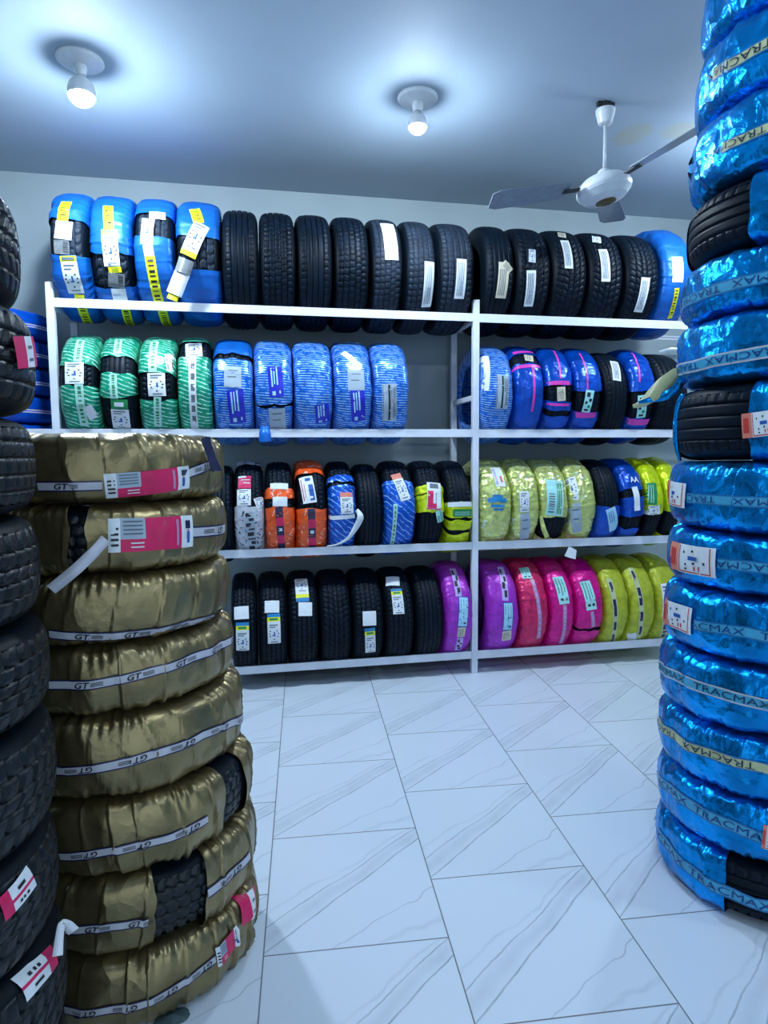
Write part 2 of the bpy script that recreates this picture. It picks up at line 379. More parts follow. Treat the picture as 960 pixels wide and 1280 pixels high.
def wall_mesh(mode, W, R, side):
    key = ('s', mode, round(W, 3), round(R, 3), side)
    if key in CACHE: return CACHE[key]
    rb = R*.60; hp = half_profile(W, R, rb); a0 = TW*W/2
    pts = [(a0, float(prof_r(np.array(a0), W, R)))]+[p for p in hp if p[0] > a0 and p[1] < R-.011 or p[1] < R-.07]
    # rim protector ring and lettering ridge
    pts += [(.72*W/2, rb+.004), (.90*W/2-.012, rb+.04), (.98*W/2-.014, R-.09), (.8*W/2, R-.03), (a0-.002, R-.022)]
    nth = 96; th = np.arange(nth)*2*math.pi/nth
    P = np.stack([pos(mode, th, np.full(nth, side*a), np.full(nth, r)) for a, r in pts], 1)
    me = mk('sidewall', P.reshape(-1, 3), gridfaces(nth, len(pts), True, False), RUBS)
    md = me.data; bpy.data.objects.remove(me); CACHE[key] = md; return md

class Disp:
    """folds of the wound film"""
    def __init__(s, seed, amp=.004, n=16, W=.2):
        g = np.random.default_rng(seed); s.W = W; s.amp = amp
        st = np.cumsum(g.uniform(.5, 1.5, n)); s.seam = st/st[-1]*2*math.pi; s.h = g.uniform(.35, 1, n)*amp; s.sk = g.uniform(-.35, .35)
        s.k = g.integers(3, 19, 6); s.p = g.uniform(0, 6.28, 6); s.ka = g.uniform(-30, 30, 6); s.am = amp*.28*g.uniform(.4, 1, 6)
        s.kh = g.integers(34, 95, 7); s.ph = g.uniform(0, 6.28, 7); s.kb = g.uniform(-60, 60, 7)
    def __call__(s, th, a):
        t = np.mod(th-s.sk*a/s.W, 2*math.pi); i = np.searchsorted(s.seam, t.ravel()) % len(s.seam); i = i.reshape(t.shape)
        prev = np.where(i == 0, s.seam[-1]-2*math.pi, s.seam[i-1]); dt = t-prev
        d = s.h[i]*(.6*np.exp(-dt/.10)+.7*np.exp(-dt/.025))
        for k, p, ka, am in zip(s.k, s.p, s.ka, s.am): d = d+am*np.sin(k*th+p+ka*a)
        sh = np.clip((np.abs(a)/s.W-.24)/.16, 0, 1)*np.clip(.5+.9*np.sin(3*th+s.p[0])+.5*np.sin(7*th+s.p[1]), 0, 1)      # crumpled shoulders
        q = sum(np.sin(k*th+p+kb*a) for k, p, kb in zip(s.kh, s.ph, s.kb))
        return d+sh*s.amp*.11*q
class Ty:
    """one tyre: root empty, mode rack (axis along x) or stack (axis along z); th=0 faces the room"""
    def __init__(s, mode, W, R, root, rot=0.0, seed=0, film=0.0):
        s.mode, s.W, s.R, s.root, s.rot = mode, W, R, root, rot
        s.g = random.Random(seed); s.seed = seed; s.disp = None; s.off = 0.002
        s.c = np.array(root.location)
    def parts(s, style, rub, inset=0.0):
        tm = link('tread', tread_mesh(s.mode, s.W-inset, s.R, style, rub), s.root)
        sp = s.g.uniform(0, 6.28)
        tm.rotation_euler = (sp, 0, 0) if s.mode == 'rack' else (0, 0, sp)
        for sd in (-1, 1): link('sidewall', wall_mesh(s.mode, s.W-inset, s.R, sd), s.root)
    def film(s, kind, intervals=None, amp=.004, folds=16, edge=.03, off=.004, puff=0.0):
        """intervals: list of (th0, th1) covered; None = all round"""
        off = off+amp*.9; fm = FILM[kind]; W, R = s.W, s.R+off
        if s.disp is None: s.disp = Disp(s.seed, amp, folds, W)
        s.off = max(s.off, off+amp*.5)
        rb = R*.60; hp = half_profile(W, R, rb)
        prof = [(-a, r) for a, r in reversed(hp[1:])]+hp
        full = intervals is None
        if full: prof = prof+[(.9*W/2-.012, rb+.03), (.9*W/2-.01, R-.06), (.5*W/2, R-.03), (-.5*W/2, R-.03), (-.9*W/2+.01, R-.06), (-.9*W/2+.012, rb+.03)]
        pa = np.array([p[0] for p in prof]); pr = np.array([p[1] for p in prof])
        # outward normals of the profile
        ta = np.gradient(pa); tr = np.gradient(pr); ln = np.hypot(ta, tr)+1e-9; na, nr = -tr/ln, ta/ln
        nout = len(hp)*2-1
        wt = np.ones(len(prof)); wt[nout:] = 0; wt[np.abs(pa) > .985*W/2] = 0
        g = np.random.default_rng(s.seed+5)
        for iv in ([(-math.pi, math.pi)] if full else intervals):
            n = max(6, int((640 if s.mode == 'stack' else 300)*(iv[1]-iv[0])/6.283)); t = np.linspace(0, 1, n+1)
            if full: t = t[:-1]
            e0 = iv[0]+(0 if full else 1)*edge*np.interp(pa, np.linspace(-W/2, W/2, 7), g.uniform(-1, 1, 7))
            e1 = iv[1]+(0 if full else 1)*edge*np.interp(pa, np.linspace(-W/2, W/2, 7), g.uniform(-1, 1, 7))
            th = e0[None, :]*(1-t[:, None])+e1[None, :]*t[:, None]
            A = np.broadcast_to(pa, th.shape); d = s.disp(th, A)*wt
            P = pos(s.mode, th, np.clip(A+na*d, -W/2, W/2), pr+nr*d)
            uv = np.stack([th*R, A], -1).reshape(-1, 2)
            mk('plastic_wrap', P.reshape(-1, 3), gridfaces(len(t), len(prof), full, full), fm, s.root, uv=uv)
    # ---- surface coordinates: h to the viewer's right, v up (metres along the surface)
    def surf(s, h, v, off):
        h = np.asarray(h, float); v = np.asarray(v, float)
        a, th = (h, v/s.R) if s.mode == 'rack' else (v, h/s.R)
        a = np.clip(a, -s.W*.485, s.W*.485)
        r = prof_r(a, s.W, s.R)+s.off+off
        if s.disp is not None: r = r+s.disp(th, a)-s.disp.amp*.3
        return pos(s.mode, th, a, r)
    def hit(s, x, y):
        d = ray(x, y); o = CAM-s.c
        i, j = (1, 2) if s.mode == 'rack' else (0, 1)
        R = s.R
        A = d[i]**2+d[j]**2; B = o[i]*d[i]+o[j]*d[j]; Cc = o[i]**2+o[j]**2-R*R
        disc = B*B-A*Cc
        t = (-B-math.sqrt(max(disc, 0)))/A; P = o+d*t
        if s.mode == 'rack':
            return np.array([P[0], s.R*math.atan2(P[2], -P[1])]), px_scale(P+s.c)
        q = math.atan2(P[0], -P[1])-s.rot
        q = (q+math.pi) % (2*math.pi)-math.pi
        return np.array([s.R*q, P[2]]), px_scale(P+s.c)
    def th(s, y, x=None):
        p, _ = s.hit(x if x is not None else s.xm, y); return p[1]/s.R
    def thx(s, x, y):
        p, _ = s.hit(x, y); return p[0]/s.R
class Strip:
    """a strip lying on a tyre along a polyline of surface points"""
    def __init__(s, ty, pts, w):
        s.ty, s.w = ty, w; s.p = np.array(pts, float)
        seg = np.diff(s.p, axis=0); s.l = np.hypot(seg[:, 0], seg[:, 1]); s.cum = np.concatenate([[0], np.cumsum(s.l)]); s.L = s.cum[-1]
        dirs = seg/s.l[:, None]; vd = [dirs[0]]
        for i in range(1, len(dirs)): q = dirs[i-1]+dirs[i]; vd.append(q/np.linalg.norm(q))
        vd.append(dirs[-1]); s.d = np.array(vd)
    def at(s, u, v):
        """u metres along, v metres across (left of travel)"""
        u = np.asarray(u, float); v = np.asarray(v, float); uc = np.clip(u, 0, s.L)
        x = np.interp(uc, s.cum, s.p[:, 0]); y = np.interp(uc, s.cum, s.p[:, 1])
        dx = np.interp(uc, s.cum, s.d[:, 0]); dy = np.interp(uc, s.cum, s.d[:, 1]); n = np.hypot(dx, dy); dx, dy = dx/n, dy/n
        x = x+dx*(u-uc); y = y+dy*(u-uc)
        return x-dy*v, y+dx*v
    def patch(s, u0, u1, v0, v1, off, step=.012):
        nu = max(2, int((u1-u0)/step)+2); nv = max(2, int((v1-v0)/step)+2)
        U, V = np.meshgrid(np.linspace(u0, u1, nu), np.linspace(v0, v1, nv), indexing='ij')
        h, vv = s.at(U, V); return s.ty.surf(h, vv, off).reshape(-1, 3), gridfaces(nu, nv)
    def build(s, name, zones, parent, off, wave=0, seed=0):
        """zones: (u0,u1,v0,v1,mat) as fractions of length / width (v from -.5 to .5)"""
        b = MB(); ms = []
        for z in zones:
            if z[4] not in ms: ms.append(z[4])
            P, Fc = s.patch(z[0]*s.L, z[1]*s.L, z[2]*s.w, z[3]*s.w, off); b.add(P, Fc, ms.index(z[4]))
        return b.build(name, ms, parent, smooth=True)
TXT = {}
def text_mesh(t):
    if t in TXT: return TXT[t]
    cu = bpy.data.curves.new('t', 'FONT'); cu.body = t; cu.resolution_u = 3; cu.offset = .022 if len(t) < 3 else 0; cu.align_x = 'CENTER'; cu.align_y = 'CENTER'; cu.size = 1
    o = bpy.data.objects.new('t', cu); C.objects.link(o)
    me = bpy.data.meshes.new_from_object(o.evaluated_get(bpy.context.evaluated_depsgraph_get()))
    V = np.array([v.co[:] for v in me.vertices]); Fc = [tuple(p.vertices) for p in me.polygons]
    bpy.data.objects.remove(o); bpy.data.meshes.remove(me); bpy.data.curves.remove(cu)
    V[:, 1] -= (V[:, 1].max()+V[:, 1].min())/2; V[:, 0] -= (V[:, 0].max()+V[:, 0].min())/2
    V /= (V[:, 1].max()-V[:, 1].min()); TXT[t] = (V, Fc); return TXT[t]
def put_text(b, strip, t, u, v, h, off, flip=False, shear=0, wide=1.0, mi=0):
    V, Fc = text_mesh(t); x = (V[:, 0]+shear*V[:, 1])*h*wide; y = V[:, 1]*h
    if flip: x, y = -x, -y
    hh, vv = strip.at(u+x, v+y); b.add(strip.ty.surf(hh, vv, off), Fc, mi)

# ---- printed marks used on the labels (u along the label, v across)
def mk_eu(u0=.3, u1=.95):
    d = u1-u0; o = [(u0+.00*d, u0+.06*d, -.36, .30, INKG), (u0+.12*d, u0+.17*d, -.36, .1, INKG)]
    for u, v in ((.34, -.30), (.48, -.36), (.62, -.30), (.34, .24), (.48, .34), (.64, .3), (.80, 0)):
        o.append((u0+u*d-.03*d, u0+u*d+.03*d, v-.05, v+.05, INK))
    o += [(u0+.38*d, u0+.62*d, -.02, .08, INKB), (u0+.55*d, u0+.62*d, -.14, .1, INKB), (u0+.92*d, u0+.97*d, -.25, .3, INKG)]
    return o
def barcode(u0, u1, v0, v1, n, mt, seed=3):
    g = random.Random(seed); o = []; x = u0
    for i in range(n):
        s = (u1-u0)/n; o.append((u0+i*s, u0+i*s+s*g.uniform(.3, .7), v0, v1, mt))
    return o
def lines(u0, u1, v0, v1, n, mt, fill=.5):
    s = (v1-v0)/n; return [(u0, u1, v0+i*s, v0+i*s+s*fill, mt) for i in range(n)]
F1 = lambda mt: [(0, 1, -.5, .5, mt)]
STY = {
 'white': (F1(WHITE), []), 'grey': (F1(GREYP), [(.2, .24, -.3, .3, INKG), (.5, .54, -.3, .2, INKG)]),
 'beige': (F1(BEIGE), lines(.15, .85, -.35, .35, 4, INKG, .35)),
 'smoke': (F1(CLEARG), barcode(.1, .9, .1, .42, 8, INK)),
 'eu': (F1(WHITE), mk_eu(.08, .95)),
 'euY': ([(0, .14, -.5, .5, YEL), (.14, 1, -.5, .5, WHITE)], [(.03, .10, -.38, .38, INKG)]+mk_eu(.22, .95)),
 'euYend': ([(0, .86, -.5, .5, WHITE), (.86, 1, -.5, .5, YEL)], mk_eu(.05, .8)),
 'tagYend': ([(0, .38, -.5, .5, CLEARG), (.38, .86, -.5, .5, WHITE), (.86, 1, -.35, .5, YEL)], barcode(.08, .32, -.05, .42, 6, INK)+[(.88, .98, -.2, -.1, INK), (.88, .98, .1, .2, INK)]),
 'bluy': ([(0, .12, -.5, .5, CYANP), (.12, .26, -.5, .5, YEL), (.26, 1, -.5, .5, WHITE)], [(.15, .22, -.32, .3, GREENP)]+mk_eu(.36, .98)),
 'bluyR': ([(0, .72, -.5, .5, WHITE), (.72, .86, -.5, .5, YEL), (.86, 1, -.5, .5, CYANP)], mk_eu(.04, .62)),
 'strip': (F1(WHITE), lines(.08, .92, -.34, .34, 5, INKG, .4)+[(.55, .75, -.2, .25, GREYP)]),
 'stripB': (F1(BEIGE), lines(.2, .92, -.34, .34, 4, INKG, .35)),
 'bluebars': (F1(DEEPB), [(.06, .68, -.30, -.20, PALEB), (.06, .60, -.12, -.04, PALEB), (.02, .62, .06, .16, PALEB), (.82, .95, -.28, -.06, PALEB), (.80, .9, .2, .3, PALEB)]),
 'barcode': (F1(GREYP), [(.03, .97, -.08, .06, INK), (.1, .5, .14, .18, INK), (.12, .9, .28, .32, INK), (.03, .97, -.46, -.42, INKG)]+barcode(.1, .9, .36, .46, 14, INKG)),
 'pinkW': ([(0, .18, -.5, .1, WHITE), (0, .18, .1, .5, PINK), (.18, 1, -.5, .5, PINK)], [(.35, .42, -.3, .4, WHITE), (.6, .66, -.1, .4, WHITE)]),
 'pinkhdr': ([(0, .22, -.5, .5, SALMON), (.22, 1, -.5, .5, WHITE)], mk_eu(.3, .95)),
 'whiteblue': (F1(WHITE), [(.35, .92, .06, .40, INKB), (.1, .9, -.42, -.36, REDP), (.3, .8, -.25, -.2, SALMON), (.08, .2, -.1, .3, INKB)]),
 'whitered': (F1(WHITE), [(.05, .24, -.3, .3, INKG), (.34, .94, -.45, -.06, PINK), (.78, .94, -.06, .2, PINK), (.40, .9, .12, .16, INKG), (.95, .99, -.5, .5, PINK)]),
 'whitepink': ([(0, 1, -.5, .5, WHITE)], [(.1, .9, -.4, -.2, LILAC), (.5, .8, .1, .3, REDP)]),
 'bluemark': ([(0, .2, -.3, .3, CYANP), (.2, .5, -.5, .5, CYANP), (.62, .8, -.35, .4, CYANP), (.86, 1, -.2, .35, CYANP)], []),
 'greenlab': ([(0, 1, -.5, .05, TEALP), (0, 1, .05, .5, MINT)], lines(.1, .95, .1, .42, 3, GREENP, .5)+barcode(.4, .95, -.4, -.05, 8, INKG)),
 'green': (F1(GREENP), lines(.1, .9, -.3, .3, 3, MINT, .3)),
 'greenhdr': ([(0, 1, -.5, .5, GREENP)], [(.3, .75, -.3, .25, WHITE)]),
 'teal': (F1(TEALP), [(.06, .62, -.34, -.26, GREENP), (.06, .7, -.05, .03, INKG), (.1, .6, .22, .28, GREENP), (.80, .88, -.3, -.05, INK), (.80, .88, .12, .36, INK)]),
 'tealK': (F1(TEALP), [(.1, .3, -.3, .1, INK), (.36, .5, .05, .38, INK), (.5, .62, -.38, -.1, INK), (.66, .78, .0, .3, GREENP), (.84, .93, -.3, .2, INK)]),
 'paleb': ([(0, 1, -.5, .5, INKB), ], [(.03, .97, -.42, .46, PALEB), (.10, .55, -.3, -.24, INKG), (.10, .70, .0, .05, INK), (.1, .5, .28, .33, INKG), (.84, .9, -.3, -.05, INK), (.84, .9, .1, .35, INK)]),
 'bluish': (F1(PALEB), lines(.12, .6, -.3, .3, 3, INKB, .3)),
 'rYel': (F1(YEL), barcode(.06, .94, -.28, .28, 9, INK, 7)),
 'rMint': (F1(MINT), barcode(.05, .95, -.2, .2, 9, GREENP, 2)),
 'rInk': (F1(GREYP), [(.02, .1, -.4, .2, INK), (.14, .2, -.1, .45, INK), (.25, .33, -.45, .1, INK), (.38, .42, -.2, .45, INK), (.47, .56, -.4, .3, INK), (.62, .66, -.4, .45, INK), (.70, .8, -.1, .4, INK), (.85, .95, -.4, .2, INK)]),
 'rWhite': (F1(WHITE), barcode(.1, .9, -.2, .3, 6, INKG, 5)),
 'rLilac': (F1(LILAC), [(.1, .3, -.35, -.05, INK), (.34, .5, .0, .35, INK), (.52, .7, -.35, .1, INK), (.74, .92, -.1, .35, INK)]),
 'rPink': (F1(GPINK), barcode(.05, .95, -.2, .25, 10, LILAC, 5)),
 'tape': (F1(PINKL), []),
 'rNavy': ([(0, .22, -.5, .5, NAVY), (.22, .4, -.5, .5, PINK), (.4, .62, -.5, .5, NAVY), (.62, .84, -.5, .5, PINK), (.84, 1, -.5, .5, NAVY)], [(.45, .52, -.25, .25, WHITE)]),
 'rOlive': (F1(BANDY), [(.05, .18, -.25, .25, NAVY), (.28, .5, -.3, .3, NAVY), (.58, .70, -.25, .3, NAVY), (.78, .95, -.25, .25, NAVY)]),
 'clearW': (F1(WHITE), []),
 # horizontal tags on the lying stacks (u to the right, v up)
 'goldtag': ([(0, .13, -.5, .5, WHITE), (.13, .40, -.12, .5, GREYP), (.13, .40, -.5, -.12, PINK), (.40, .84, -.5, .5, PINK), (.84, 1, -.5, .5, WHITE)],
   [(.03, .11, -.32+.16*i, -.25+.16*i, INK) for i in range(4)]+[(.16, .37, .02+.12*i, .06+.12*i, INKG) for i in range(4)]+[(.24, .38, -.26, -.22, WHITE), (.24, .38, -.38, -.34, WHITE), (.77, .80, -.4, .4, GPINK), (.90, .94, -.35, .0, INKB), (.89, .95, .1, .35, NAVY), (.91, .93, .0, .08, PINK)]),
 'bluetag': ([(0, .28, -.5, .5, SALMON), (.28, 1, -.5, .5, WHITE)],
   [(.30, .32, -.46, .46, REDP), (.90, .92, -.46, .46, REDP), (.30, .92, -.46, -.42, REDP), (.50, .68, -.02, .12, INKB), (.40, .43, .2, .28, INK), (.56, .6, .26, .34, INK), (.44, .47, -.22, -.14, INK), (.58, .62, -.16, -.08, INK), (.78, .82, -.12, -.04, INK), (.60, .63, -.36, -.22, REDP), (.68, .72, -.36, -.2, REDP), (.44, .48, -.36, -.30, INK), (.05, .2, -.3, .3, REDP)]),
 'pinktag': ([(0, .42, -.5, .5, PINK), (.42, .8, -.5, .5, WHITE), (.8, 1, -.5, .5, PINK)], [(.5, .7, -.3, -.2, INKG), (.5, .7, .1, .2, INKG)]),
 'blacktag': ([(0, .28, -.5, .5, PINK), (.28, 1, .0, .5, WHITE), (.28, 1, -.14, 0, PINK), (.28, 1, -.5, -.14, WHITE)], [(.5, .75, .14, .28, INK), (.45, .52, -.36, -.24, INK), (.56, .62, -.36, -.24, INK), (.68, .76, -.36, -.24, INK)]),
}
STY['blacktagR'] = ([(1-u1, 1-u0, -v1, -v0, mm) for u0, u1, v0, v1, mm in STY['blacktag'][0]], [(1-u1, 1-u0, -v1, -v0, mm) for u0, u1, v0, v1, mm in STY['blacktag'][1]])
def sticker(ty, pts, wpx, style, name='label', off=None, lab=None):
    off = off or (.0055 if ty.mode == 'stack' else .0015)
    """pts: photo positions of its centre line on the tyre; wpx: its width there"""
    hp = [ty.hit(x, y) for x, y in pts]; sc = sum(h[1] for h in hp)/len(hp)
    st = Strip(ty, [h[0] for h in hp], wpx/sc)
    zones, marks = STY[style]
    if style.startswith('r') or style == 'tape': name = 'ribbon'
    o = st.build(name, zones, ty.root, off)
    if marks:
        b = MB(); ms = []
        for z in marks:
            if z[4] not in ms: ms.append(z[4])
            P, Fc = st.patch(z[0]*st.L, z[1]*st.L, z[2]*st.w, z[3]*st.w, off+.0012, .02); b.add(P, Fc, ms.index(z[4]))
        b.build('printing', ms, o)
    if lab: o['label'] = lab
    return o, st

# ------------------------------------------------------------------ tyres standing in the rack
YC = Y0+.262; HG = .25
RROW = {1: .364, 2: .336, 3: .324, 4: .337}
YM = {1: 330, 2: 490, 3: 630, 4: 770}
GRP = {1: 'tyres standing on the top level of the rack', 2: 'tyres standing on the second level of the rack', 3: 'tyres standing on the third level of the rack', 4: 'tyres standing on the bottom level of the rack'}
RACK = []
def T(row, x0, x1, label, tread='rib', rub=None, film=None, on=None, off=None, stick=(), amp=.003, folds=14, film2=None, R=None):
    RACK.append(dict(row=row, x0=x0, x1=x1, label=label, tread=tread, rub=rub or RUB, film=film, on=on, off=off, stick=stick, amp=max(amp, .0042), folds=folds+12, film2=film2, R=R))
def L(x0, y0, x1, y1, w, st): return ([(x0, y0), (x1, y1)], w, st)
# --- top level
T(1, 48, 112, 'tyre in matt blue wrap at the left end of the top rack level', 'at', RUBG, 'sky', amp=.006, off=[(274, 319)], stick=[L(76, 254, 70.5, 277, 13, 'rYel'), L(73, 278, 71, 300, 20, 'white'), L(69, 301, 70, 318, 18, 'smoke'), L(77, 320, 88, 366, 19, 'euY'), L(91, 367, 104, 402, 11, 'rYel')])
T(1, 113, 170, 'blue wrapped tyre on top rack level, second from left, long white label', 'at', RUBG, 'sky', amp=.006, off=[(316, 359)], stick=[L(135.7, 260, 137, 288, 12, 'rYel'), L(137, 288.5, 141, 333, 19, 'euY'), L(143.5, 333.5, 145, 340.5, 15, 'rYel'), L(146, 341, 146, 359, 19, 'smoke'), L(148, 360, 152, 378, 17, 'white'), L(157, 384, 164, 404, 10, 'rYel')])
T(1, 168, 222, 'blue wrapped tyre on top rack level with long yellow ribbon, third from left', 'at', RUBG, 'sky', amp=.006, off=[(268, 295)], stick=[L(197, 267, 197, 275, 19, 'white'), L(186, 275, 183.5, 306, 15, 'eu'), L(185, 306.5, 187, 320, 12, 'clearW'), L(187.5, 320.5, 200, 380, 12, 'rYel'), L(203, 386, 211, 406, 11, 'rYel')])
T(1, 220, 277, 'blue wrapped tyre on top rack level with two slanting white tags', 'at', RUBG, 'sky', amp=.006, off=[(295, 337)], stick=[L(243, 263, 249, 281, 13, 'rYel'), L(253, 282, 234.6, 320, 20, 'euYend')])
T(1, 276, 324, 'bare black tyre on top rack level standing right beside the blue wrapped ones', 'rib')
T(1, 324, 370.5, 'bare black tyre on top rack level, second right of the blue wrapped ones', 'comf')
T(1, 370, 416, 'bare black tyre on top rack level, third right of the blue wrapped ones', 'rib')
T(1, 416, 462, 'bare black tyre on top rack level just left of the dusty grey labelled ones', 'comf')
T(1, 460, 504, 'dusty grey tyre on top rack level with a white strip high on its tread', 'comf', RUBG, stick=[L(483, 280, 490, 325, 17, 'strip')])
T(1, 503, 545, 'dusty grey tyre on top rack level with a torn white strip low on its tread', 'comf', RUBG, stick=[L(537, 327, 532.6, 384, 13, 'strip')])
T(1, 543, 593, 'dusty grey tyre with white strip just left of middle post, top level', 'comf', RUBG, stick=[L(577, 324, 573.4, 373.4, 13, 'strip')])
T(1, 588, 642, 'black tyre with peeling beige strip just right of middle post, top level', 'rib', stick=[L(628, 328, 623.5, 372.7, 14, 'stripB'), L(627, 328, 637, 339, 9, 'beige')])
T(1, 636, 687, 'black tyre on top rack level with a small square sticker above a white strip', 'slant', stick=[L(665, 312, 665, 328, 9, 'eu'), L(664, 338, 660, 383, 12, 'strip')])
T(1, 678, 732, 'black tyre on top level with white strip near its top, right of middle post', 'slant', stick=[L(701.7, 291.5, 702.5, 297, 10, 'beige'), L(705, 301, 711, 335.7, 11, 'strip')])
T(1, 722, 777, 'black tyre on top level, white strip at mid height, fourth right of middle post', 'slant', stick=[L(745, 296, 746, 303.5, 11, 'eu'), L(753, 312, 757, 352, 12, 'strip')])
T(1, 763, 823, 'coarse treaded black tyre on top rack level left of the bright blue wrapped tyre', 'slant', stick=[L(807, 347, 797, 390, 12, 'strip')])
T(1, 808, 862, 'bright blue wrapped tyre on top rack level beside the tall blue stack', 'at', film='sky', off=[], stick=[L(845, 322, 846, 353, 15, 'white'), L(845, 360, 836, 397, 6, 'rYel')], R=.374)
# --- second level
T(2, 75, 128, 'green striped wrapped tyre at the left end of the second rack level', 'winter', film='green', off=[(456, 483)], stick=[L(102, 427, 97.5, 453, 10, 'rMint'), L(93.5, 454, 93.5, 480, 22, 'eu'), L(99, 480.5, 106.7, 531, 10, 'rMint'), L(109, 507, 118, 523, 11, 'white')])
T(2, 125, 177, 'green striped wrapped tyre with bare tread at its middle and foot, second from left', 'rib', film='green', off=[(446, 467), (496, 545)], stick=[L(149, 427, 147, 443, 9, 'rMint'), L(141.6, 468, 143.5, 498, 9, 'rMint'), L(149, 499, 150, 510.5, 20, 'greenhdr'), L(150, 511, 153, 534, 21, 'eu')])
T(2, 173, 223, 'green striped wrapped tyre with a white label over bare tread, third from left', 'winter', film='green', off=[(467, 500)], stick=[L(193.6, 429, 191, 466, 10, 'rMint'), L(195.4, 467, 197, 495, 21, 'eu'), L(197, 496, 198, 532, 9, 'rMint'), L(212, 443, 215, 464, 12, 'whitepink')])
T(2, 222, 267, 'green striped wrapped tyre with a white label at its top, beside the blue lined ones', 'winter', film='green', off=[(428, 446)], stick=[L(242, 431, 243, 447, 20, 'eu'), L(241, 447.5, 244, 537, 9, 'rWhite')])
T(2, 266, 318, 'blue white lined wrapped tyre with torn top next to the green ones', 'rib', film='stripe', off=[(443, 449)], stick=[L(291, 459, 291, 484, 21, 'grey'), L(293.5, 487, 298, 528, 20, 'bluebars')], film2=('sky', None, 443))
T(2, 317, 366, 'blue white lined wrapped tyre split across low with a grey label at its foot', 'rib', film='stripe', off=[(505.5, 509)], stick=[L(343, 459, 346, 496, 18, 'bluebars'), L(346, 510, 347.5, 535, 20, 'grey')])
T(2, 367, 416, 'blue white lined wrapped tyre whose single deep blue label sits low', 'rib', film='stripe', off=[], stick=[L(402, 505, 403.5, 528, 18, 'bluebars')])
T(2, 416, 465, 'blue white lined wrapped tyre with a grey label above a deep blue one', 'rib', film='stripe', off=[], stick=[L(444, 463, 445.5, 488, 21, 'grey'), L(446, 488.5, 448, 525.6, 18, 'bluebars'), L(428, 442, 446, 457, 8, 'clearW')])
T(2, 461, 511, 'blue white lined wrapped tyre with a striped grey label beside the empty gap', 'rib', film='stripe', off=[], stick=[L(486, 480, 486, 525, 18, 'barcode')])
T(2, 598, 640, 'blue white lined wrapped tyre just right of the middle post', 'rib', film='stripe', off=[], stick=[L(604, 445, 605, 488, 11, 'white'), L(627, 469.5, 625, 511, 16, 'barcode')])
T(2, 638, 678, 'royal blue wrapped tyre with pink tapes and bare tread near its top', 'rib', film='royal', off=[(445, 456)], stick=[L(660, 445.5, 661, 453, 11, 'beige'), L(665, 459, 664, 514, 3, 'tape'), L(641, 442, 676, 440, 5, 'tape'), L(642, 459, 676, 458.5, 4.5, 'tape')])
T(2, 670, 714, 'royal blue wrapped tyre with pink tape above bare tread and a beige label', 'rib', film='royal', off=[(481, 502), (513, 520)], stick=[L(700.5, 484, 701, 501, 11, 'beige'), L(691, 440, 700, 474, 2.5, 'tape'), L(681, 479, 712, 479, 5, 'tape'), L(681, 505, 711, 506, 3, 'tape')])
T(2, 703, 750, 'royal blue wrapped tyre with a slanted teal label left of the bare black one', 'rib', film='royal', off=[(489.5, 514)], stick=[L(736.7, 488, 731, 515, 11, 'tealK'), L(723.5, 443, 733.6, 487, 2, 'tape'), L(713, 518.5, 744, 518.5, 7, 'tape')])
T(2, 737, 783, 'bare black tyre with one white sticker between blue ones on the second level', 'rib', stick=[L(767, 452, 771, 476, 11, 'strip')])
T(2, 769, 816, 'royal blue wrapped tyre with a glossy top right of the bare black one', 'rib', film='royal', off=[(488, 522)], stick=[L(802, 494, 800, 521.5, 12, 'tealK'), L(789, 443, 799, 478, 2, 'tape'), L(779, 527, 811, 527, 8, 'tape')])
T(2, 812, 858, 'dark bare tyre in the shade at the right end of the second level', 'rib')
# --- third level
T(3, 258, 293, 'plain black tyre half hidden behind the gold stack on the third level', 'rib')
T(3, 291, 332, 'tyre half wrapped in white film with black scribbles and a pink topped label', 'comf', film='grey', on=[(632, None), (None, 582)], stick=[L(306, 596, 305.7, 611, 16, 'pinkW'), L(305, 612, 305, 632, 17, 'eu'), L(323, 622, 329, 637, 13, 'eu'), L(311, 640, 317, 686, 11, 'rInk')])
T(3, 329, 370, 'orange wrapped tyre with torn white and orange scraps across its middle', 'comf', film='orange', on=[(633.6, None), (610, 622)], stick=[L(350, 621.5, 350, 633, 18, 'white'), L(349, 605, 349, 612, 22, 'clearW'), L(348.5, 634, 352, 684, 9, 'rNavy')])
T(3, 368, 409, 'orange wrapped tyre with a large white and blue label on bare tread', 'comf', film='orange', on=[(636, None), (None, 592)], stick=[L(381.5, 597, 387.6, 629, 17, 'whiteblue'), L(389, 636, 390, 686, 9, 'rNavy')])
T(3, 406, 445, 'tyre in torn blue film with a pink headed label and hanging white strip', 'comf', film='cobalt', on=[(607, None), (595, 602)], stick=[L(432.5, 616, 434, 642, 16, 'pinkhdr'), L(410, 648, 444, 645, 5, 'clearW')])
T(3, 440, 478, 'plain black tyre between the two cobalt wrapped ones on the third level', 'rib')
T(3, 476, 519, 'cobalt blue wrapped tyre with white flecks and a slanted white label', 'comf', film='cobalt', on=[(601, None)], stick=[L(493.5, 594, 507, 625.5, 13, 'pinkhdr'), L(494, 630, 489, 680, 5, 'rMint')])
T(3, 512, 555, 'black tyre with a yellow film patch under a white and red label', 'comf', film='lemon', on=[(607, 617), (618.5, 640)], stick=[L(541.7, 604, 541.7, 637, 18, 'whitered'), L(548, 638, 551, 652, 9, 'greenlab')])
T(3, 551, 593, 'black tyre banded with lemon film on its lower half beside the middle post', 'rib', film='lemon', on=[(628, 647), (650, 662), (667, None)], stick=[L(555, 631, 590, 630, 6, 'white'), L(566, 641, 590, 641, 9, 'green')])
